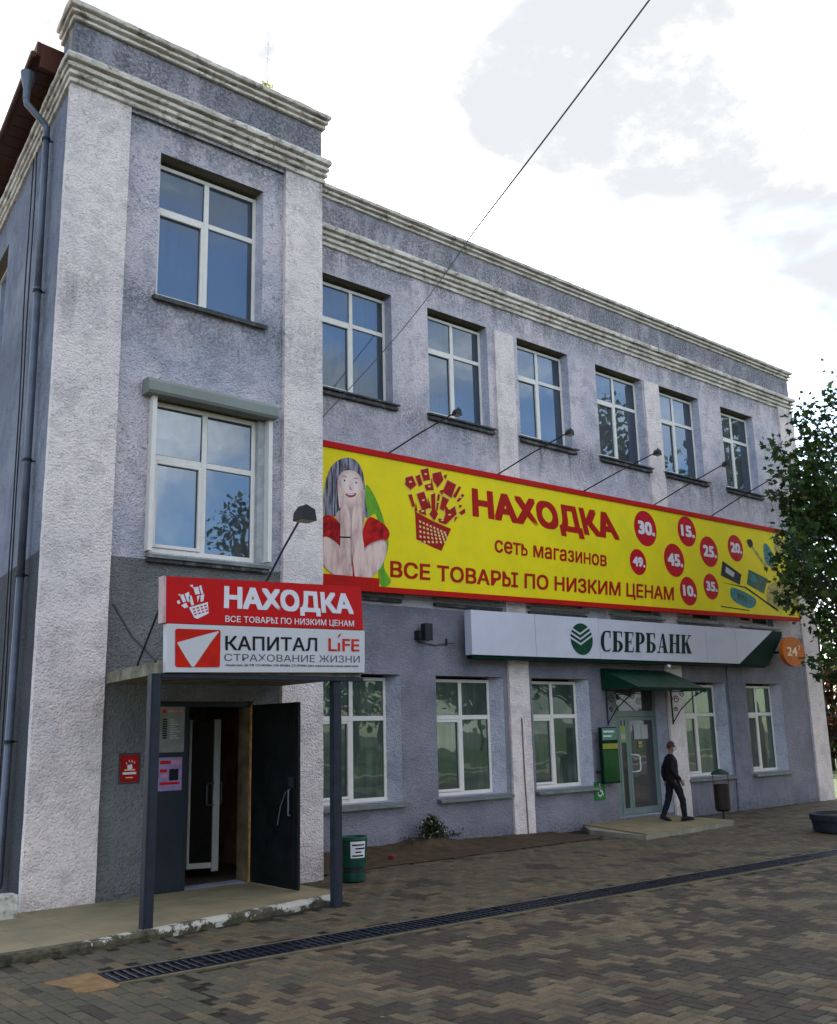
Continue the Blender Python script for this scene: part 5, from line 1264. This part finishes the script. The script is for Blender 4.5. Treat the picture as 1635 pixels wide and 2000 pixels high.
for k, (x, y, z, r) in enumerate(TREE):
    if z-.13*(x-20) > 9.75: continue
    c = Vector((x, y, z)); dist = (Vector((x, y))-Vector((base.x, base.y))).length
    s = on_axis(max(2.6, z-.35*dist-.9)); mid = s.lerp(c, .5)+Vector((0, 0, .12*dist))+Vector((r2.uniform(-.1,.1), r2.uniform(-.1,.1), 0))
    limbs.tube([s, s.lerp(mid, .5)+Vector((0,0,.05)), mid, mid.lerp(c, .6), c, c+Vector((0, 0, r*.7))], [.035, .03, .022, .015, .010, .005], 5)
    n = int(min(400, max(20, 680*r*r)))
    for _ in range(4):   # twigs
        d = Vector((r2.gauss(0,1), r2.gauss(0,1), r2.gauss(0,1))).normalized()*r; limbs.tube([c, c+d*.5, c+d], [.007, .005, .003], 4)
    for _ in range(n):
        d = Vector((r2.gauss(0, .45), r2.gauss(0, .6), r2.gauss(0, .48)))*r*1.25
        p = c+d; q = r2.random(); mi = 0 if q < .45 else (1 if q < .62 else (2 if q < .985 else 3))
        add_leaf(crown, p, r2.uniform(.10, .20), r2, mi)
limbs.build('branches', M_bark, tr_, smooth=True)
crown.build('crown', ML, tr_, kind='stuff')

# weed at the wall
wd = thing('wall_weed', 'small dry bushy weed with pale flecks growing on the earth heap by the wall', 'plant', (12.88, -.22, .17))
m = MB(); st_ = MB(); r3 = random.Random(2)
for k in range(120):
    a = r3.uniform(0, 6.28); d = abs(r3.gauss(0, .27)); tip = Vector((math.cos(a)*d*1.3, math.sin(a)*d*.4-.06, .42*math.exp(-(d/.38)**2)+r3.uniform(-.03, .07)))
    st_.tube([(0, 0, -.02), tip*.5+Vector((0, 0, .03)), tip], [.006, .005, .003], 4)
    for _ in range(16):
        p = tip*r3.uniform(.3, 1.0)+Vector((r3.gauss(0, .03), r3.gauss(0, .03), r3.gauss(0, .02)))
        add_leaf(m, p, r3.uniform(.035, .08), r3, 2 if r3.random() < .8 else 0, [(0,0),(.2,.3),(.15,.7),(0,1),(-.15,.7),(-.2,.3)])
        m.m[-1] = 3 if r3.random() < .13 else m.m[-1]
st_.build('stem', M_bark, wd); m.build('leaves', [ML[2], ML[1], leaf_mat('weed_leaf', (.024, .034, .012)), simple('pale_fleck', (.45, .43, .36), .8)], wd, kind='stuff')
m = MB(); m.bbox(-.07, .07, -.05, .05, 0, .10, .015); o = m.build('brick_fragment', simple('brick_red', (.14, .03, .02), .9, bump=.6)); o.location = (11.3, -1.03, .01); o.rotation_euler.z = .5
tag(o, 'broken piece of red brick lying on the bare earth near the wall', 'brick')

# a few fallen leaves and crumbs on the paving
fl = MB(); r5 = random.Random(9)
for k in range(230):
    x = r5.uniform(2, 26); y = r5.uniform(-11, -1.0)
    if not ok_zone(x, y) and not 9.3 < x < 16: continue
    s = r5.uniform(.02, .055); a = r5.uniform(0, 6.28); ca, sa = math.cos(a), math.sin(a); t_ = r5.gauss(0, .25); b = len(fl.v)
    for px, py in ((0,0),(.38,.3),(.25,.75),(0,1),(-.25,.75),(-.38,.3)): fl.v.append((x+s*(px*ca-py*sa), y+s*(px*sa+py*ca), .012+(.03 if 9.3 < x < 16 and y > -1.5 else 0)+abs(t_*px)*s))
    fl.f.append(tuple(range(b, b+6))); fl.m.append(r5.choice((0, 0, 1, 2)))
fo = fl.build('fallen_leaves', [simple('dry_leaf', (.12, .075, .02), .8), simple('green_leaf', (.05, .065, .015), .8), simple('pale_crumb', (.20, .18, .13), .8)])
fo['kind'] = 'stuff'; fo['label'] = 'small dry leaves and crumbs scattered over the paving'; fo['category'] = 'leaves'

# sapling on the tower roof
sp = thing('roof_sapling', 'tiny birch sapling growing behind the tower parapet edge', 'plant', (8.22, -1.75, 13.28))
m = MB(); l = MB()
for k in range(7):
    a = r3.uniform(0, 6.28); tip = Vector((math.cos(a)*.22, math.sin(a)*.1, r3.uniform(.15, .48))); m.tube([(0, 0, -.1), tip*.5, tip], [.006, .005, .003], 4)
    for _ in range(16):
        p = tip*r3.uniform(.4, 1.05)+Vector((r3.gauss(0, .04), r3.gauss(0, .04), 0)); add_leaf(l, p, r3.uniform(.04, .08), r3, 0, [(0,0),(.3,.4),(0,1),(-.3,.4)])
m.build('stem', M_bark, sp); l.build('leaves', leaf_mat('birch_leaf', (.16, .17, .04), .5), sp, kind='stuff')

# trees on the far side of the square and beyond the right end of the building
def round_tree(name, label, x, y, h, rad, seed, mats, group, trunk_h=.3, n=2600, ls=.42):
    r = random.Random(seed); t = thing(name, label, 'tree', (x, y, 0), group)
    tb = MB(); tb.tube([(0,0,-.1), (.1,.05,h*.3), (0,0,h*.6), (.1,0,h*.9)], [.028*h, .02*h, .012*h, .004*h], 9)
    cl = []
    for k in range(26):
        a = r.uniform(0, 6.283); zz = r.uniform(trunk_h, .95); rr = rad*math.sin(math.pi*min(1, (zz-trunk_h)/(1-trunk_h)*.82+.16))*r.uniform(.25, .95)
        cl.append((Vector((rr*math.cos(a), rr*math.sin(a), zz*h)), rad*r.uniform(.22, .42)))
    for c, q in cl: tb.tube([(0, 0, max(h*.2, c.z-h*.22)), c*.5+Vector((0, 0, c.z*.42)), c], [.009*h, .006*h, .002*h], 5)
    tb.build('trunk', M_bark, t, smooth=True)
    cr = MB()
    for k in range(n):
        c, q = r.choice(cl); d = Vector((r.gauss(0,1), r.gauss(0,1), r.gauss(0,.8))).normalized()*q*r.uniform(.45, 1.1)
        add_leaf(cr, c+d, ls*r.uniform(.6, 1.2), r, r.choice((0, 0, 1, 2)), [(0,0),(.38,.3),(.25,.75),(0,1),(-.25,.75),(-.38,.3)])
    cr.build('crown', mats, t, kind='stuff'); return t
gt = 'trees across the street'
t0 = round_tree('street_tree', 'broad green tree across the street, mirrored in the ground floor windows', -9, -39, 10.5, 4.6, 11, ML[:3], gt)
t1 = round_tree('street_tree', 'tall dark tree across the street on the lawn', 3, -44, 13, 5.0, 12, ML[:3], gt)
lab = ['dense tree across the street at the far left end of the row', 'narrow tree across the street between the broad and the tall dark tree', 'low round tree across the street just right of the tall dark one', 'tree across the street beside the tall dark one', 'tree across the street in the middle of the lawn', 'tree across the street toward the right', 'tree across the street farther right', 'last tree across the street at the right end']
for i, (x, y, s, src) in enumerate(((-20, -41, 1.05, t1), (-3, -41.5, .9, t1), (7.5, -42, .8, t0), (12, -40, .85, t0), (22, -46, 1.0, t1), (33, -42, 1.0, t0), (45, -45, 1.1, t1), (60, -44, 1.15, t0))):
    c = copy_tree(src); c.location = (x, y, 0); c.scale = (s, s, s); c.rotation_euler.z = i*1.3; c['label'] = lab[i]
ga = 'small trees on the square'
s1 = round_tree('square_tree', 'slender tree on the square behind the viewer, mirrored in the tower window', 20.9, -24.0, 12.0, 2.7, 15, ML[:3], ga, .25, 2200, .26)
s2 = copy_tree(s1); s2.location = (37, -14, 0); s2.rotation_euler.z = 2; s2.scale = (1.5, 1.5, 1.5); s2['label'] = 'slender tree on the square farther right, mirrored in the upper windows'
s3 = copy_tree(s1); s3.location = (43, -10.5, 0); s3.rotation_euler.z = 4; s3.scale = (1.5, 1.5, 1.5); s3['label'] = 'slender tree on the square near its right border'
gw = 'trees of the far woods across the lawn'
for i in range(11):
    c = copy_tree(t1 if i % 2 else t0); c.location = (-52+i*13+rng.uniform(-3, 3), -66+rng.uniform(-5, 5), 0); q = rng.uniform(1.15, 1.5); c.scale = (q*1.25, q, q*.95); c.rotation_euler.z = i*2.1
    c['label'] = ['first', 'second', 'third', 'fourth', 'fifth', 'sixth', 'seventh', 'eighth', 'ninth', 'tenth', 'last'][i]+' tall tree from the left end in the far woods behind the street lawn'; c['group'] = gw
gb2 = 'trees beyond the right end of the building'
r1 = round_tree('far_tree', 'green tree standing well beyond the right end of the building', 46, 9, 8, 3.6, 21, ML[:3], gb2, .12, 2400, .40)
r2_ = copy_tree(r1); r2_.location = (62, 3, 0); r2_.scale = (1.2, 1.2, .9); r2_['label'] = 'farther green tree beyond the right end of the building'
r3_ = round_tree('autumn_shrub', 'reddish brown shrub beyond the right end of the building', 41, 6.0, 4.6, .9, 23, [leaf_mat('red_leaf', (.075, .022, .014)), leaf_mat('rust_leaf', (.05, .028, .016)), ML[2]], None, .15, 900, .28)
r3_['category'] = 'shrub'

# ------------------------------------------------------------------ the passer-by
def person_mesh():
    mb = MB(); 
    def limb(pts, r, seg=12): mb.tube(pts, r, seg)
    def ball(c, rx, ry, rz, seg=14):
        b = len(mb.v); rings = 9
        for i in range(rings+1):
            th = math.pi*i/rings
            for k in range(seg):
                a = 2*math.pi*k/seg; mb.v.append((c[0]+rx*math.sin(th)*math.cos(a), c[1]+ry*math.sin(th)*math.sin(a), c[2]+rz*math.cos(th)))
        for i in range(rings):
            for k in range(seg): mb.f.append((b+i*seg+k, b+(i+1)*seg+k, b+(i+1)*seg+(k+1) % seg, b+i*seg+(k+1) % seg)); mb.m.append(0)
    # torso: stacked ellipses (x = front/back, y = side)
    sec = [(.82, .135, .18, 0), (.90, .145, .19, 0), (1.0, .14, .185, .0), (1.1, .14, .18, .0), (1.2, .145, .19, -.005), (1.32, .145, .205, -.01), (1.40, .115, .19, -.015), (1.45, .07, .11, -.01), (1.48, .055, .06, 0)]
    b = len(mb.v); seg = 20
    for z, rx, ry, ox in sec:
        for k in range(seg):
            a = 2*math.pi*k/seg; mb.v.append((ox+rx*math.cos(a), ry*math.sin(a), z))
    for i in range(len(sec)-1):
        for k in range(seg): mb.f.append((b+i*seg+k, b+i*seg+(k+1) % seg, b+(i+1)*seg+(k+1) % seg, b+(i+1)*seg+k)); mb.m.append(0)
    mb.f.append(tuple(b+k for k in range(seg))[::-1]); mb.m.append(0); e = b+(len(sec)-1)*seg; mb.f.append(tuple(e+k for k in range(seg))); mb.m.append(0)
    for s in (-1, 1): ball((-.01, s*.17, 1.385), .062, .062, .06)
    limb([(-.005, 0, 1.44), (.01, 0, 1.50), (.02, 0, 1.56)], [.058, .054, .055])
    ball((.03, 0, 1.635), .094, .074, .112); ball((.055, 0, 1.585), .06, .052, .06)      # skull, jaw
    limb([(.115, 0, 1.645), (.140, 0, 1.610), (.118, 0, 1.60)], [.012, .018, .012], 8)   # nose
    for s in (-1, 1): ball((.02, s*.078, 1.615), .018, .010, .030, 8)
    # legs: left (y+) trails, right (y-) leads
    limb([(-.01, .09, .90), (-.05, .095, .72), (-.09, .095, .50), (-.10, .095, .46)], [.11, .095, .074, .072]); limb([(-.09, .095, .50), (-.16, .095, .30), (-.25, .095, .11)], [.074, .070, .055])
    limb([(.0, -.09, .90), (.09, -.095, .72), (.16, -.095, .50), (.17, -.095, .47)], [.11, .095, .074, .072]); limb([(.165, -.095, .50), (.18, -.095, .30), (.195, -.095, .10)], [.074, .070, .055])
    # arms
    limb([(-.01, -.185, 1.38), (-.04, -.215, 1.24), (-.05, -.235, 1.12)], [.068, .062, .055]); limb([(-.05, -.235, 1.13), (.03, -.245, 1.0), (.12, -.235, .90)], [.056, .052, .038])
    limb([(-.01, .185, 1.38), (-.08, .215, 1.24), (-.13, .235, 1.13)], [.068, .062, .055]); limb([(-.13, .235, 1.13), (-.12, .25, 1.0), (-.10, .24, .87)], [.056, .052, .038])
    def hand(w, d, side):
        w = Vector(w); d = Vector(d).normalized(); sd = Vector((0, 1, 0)); up = d.cross(sd).normalized()
        # palm held in the plane of d and up
        limb([w-d*.02, w+d*.03, w+d*.085], [.027, .036, .032], 10)
        for i, (ln, o) in enumerate(((.070, .027), (.078, .009), (.073, -.009), (.058, -.027))):
            p = w+d*.075+up*o; curl = sd*(-side)*.025
            limb([p, p+d*ln*.45+curl*.35, p+d*ln*.8+curl*1.0, p+d*ln*.95+curl*1.5], [.011, .010, .009, .007], 8)
        p = w+d*.02+up*.025; limb([p, p+up*.028+d*.028, p+up*.030+d*.062], [.013, .011, .009], 8)
    hand((.12, -.235, .90), (.45, .05, -.75), -1); hand((-.10, .24, .87), (.1, 0, -1), 1)
    me = bpy.data.meshes.new('b'); me.from_pydata(mb.v, [], mb.f); ob = bpy.data.objects.new('b', me); COL.objects.link(ob)
    md = ob.modifiers.new('r', 'REMESH'); md.mode = 'VOXEL'; md.voxel_size = .0075
    sm = ob.modifiers.new('s', 'SMOOTH'); sm.factor = .5; sm.iterations = 3
    dg = bpy.context.evaluated_depsgraph_get(); r = bpy.data.meshes.new_from_object(ob.evaluated_get(dg)); bpy.data.objects.remove(ob); return r
pr = thing('person', 'person in dark jacket and trousers with a pale face mask walking across the bank step', 'person', (19.33, -1.22, .114))
pr.rotation_euler.z = R(-38)
bme = person_mesh(); bme.name = 'body'
M_skin = simple('skin', (.22, .115, .08), .5, var=.08); M_jack = simple('jacket_dark', (.007, .007, .010), .75, var=.3, scale=9, bump=.5, bscale=18); M_trou = simple('trousers_dark', (.008, .008, .013), .8, var=.25, scale=6, bump=.5, bscale=14)
bme.materials.clear()
for q in (M_jack, M_trou, M_skin): bme.materials.append(q)
for v in bme.vertices:
    if v.co.z < 1.45: v.co += Vector((mnoise.noise(v.co*11), mnoise.noise(v.co*11+Vector((9,0,0))), 0))*.010+Vector((mnoise.noise(Vector((v.co.x*6, v.co.y*6, v.co.z*26))), 0, 0))*.006 if not (abs(v.co.y) > .195 and v.co.z < .92) else Vector((0,0,0))
for p in bme.polygons:
    c = p.center; p.use_smooth = True
    arm = abs(c.y) > .195 and c.z < 1.3
    if c.z > 1.475: mi = 2
    elif arm: mi = 2 if (c.z < .90 if c.y < 0 else c.z < .87) else 0
    elif c.z > .80+.01*math.sin(c.y*40): mi = 0
    else: mi = 1
    p.material_index = mi
bo = bpy.data.objects.new('body', bme); COL.objects.link(bo); bo.parent = pr
m = MB(); b = 0; seg = 18
for i in range(8):
    th = math.pi*.56*i/7
    for k in range(seg):
        a = 2*math.pi*k/seg; cut = 1.0
        x = .025+.103*math.sin(th)*math.cos(a); y = .083*math.sin(th)*math.sin(a); z = 1.645+.118*math.cos(th)
        if x > .09 and z < 1.69: x = .09; z = max(z, 1.69)
        if x < .0: z -= .02*(i/7)
        m.v.append((x, y, z+.004*mnoise.noise(Vector((x*60, y*60, z*60)))))
for i in range(7):
    for k in range(seg): m.f.append((i*seg+k, (i+1)*seg+k, (i+1)*seg+(k+1) % seg, i*seg+(k+1) % seg)); m.m.append(0)
m.build('hair', simple('hair_brown', (.055, .02, .012), .7, var=.4, scale=30), pr, smooth=True)
m = MB()
for i in range(6):
    z = 1.548+.068*i/5
    for k in range(9):
        a = R(-80+20*k); m.v.append((.035+(.108+.012*math.sin(math.pi*i/5))*math.cos(a)*1.0, .080*math.sin(a), z))
for i in range(5):
    for k in range(8): q = i*9+k; m.f.append((q, q+1, q+10, q+9)); m.m.append(0)
m.build('face_mask', simple('mask_pale_blue', (.34, .42, .50), .8), pr, smooth=True)
for s in (-1, 1):
    m = MB(); m.tube([(.112, s*.030, 1.655), (.122, s*.031, 1.655)], [.010, .006], 8); m.build('eye', M_ink, pr)
for (x, y, z, tilt) in ((-.25, .095, .0, .34), (.195, -.095, .0, -.10)):
    m = MB(); ca, sa = math.cos(tilt), math.sin(tilt)
    m.tube([(-.075, 0, .045), (0, 0, .055), (.09, 0, .042), (.17, 0, .030), (.205, 0, .028)], [.036, .046, .042, .034, .014], 12); m.bbox(-.09, .20, -.042, .042, .0, .022, .006)
    o = m.build('shoe', M_ink, pr); o.location = (x, y, z+(.03 if tilt > 0 else .012)); o.rotation_euler.y = tilt
bpy.context.view_layer.update()
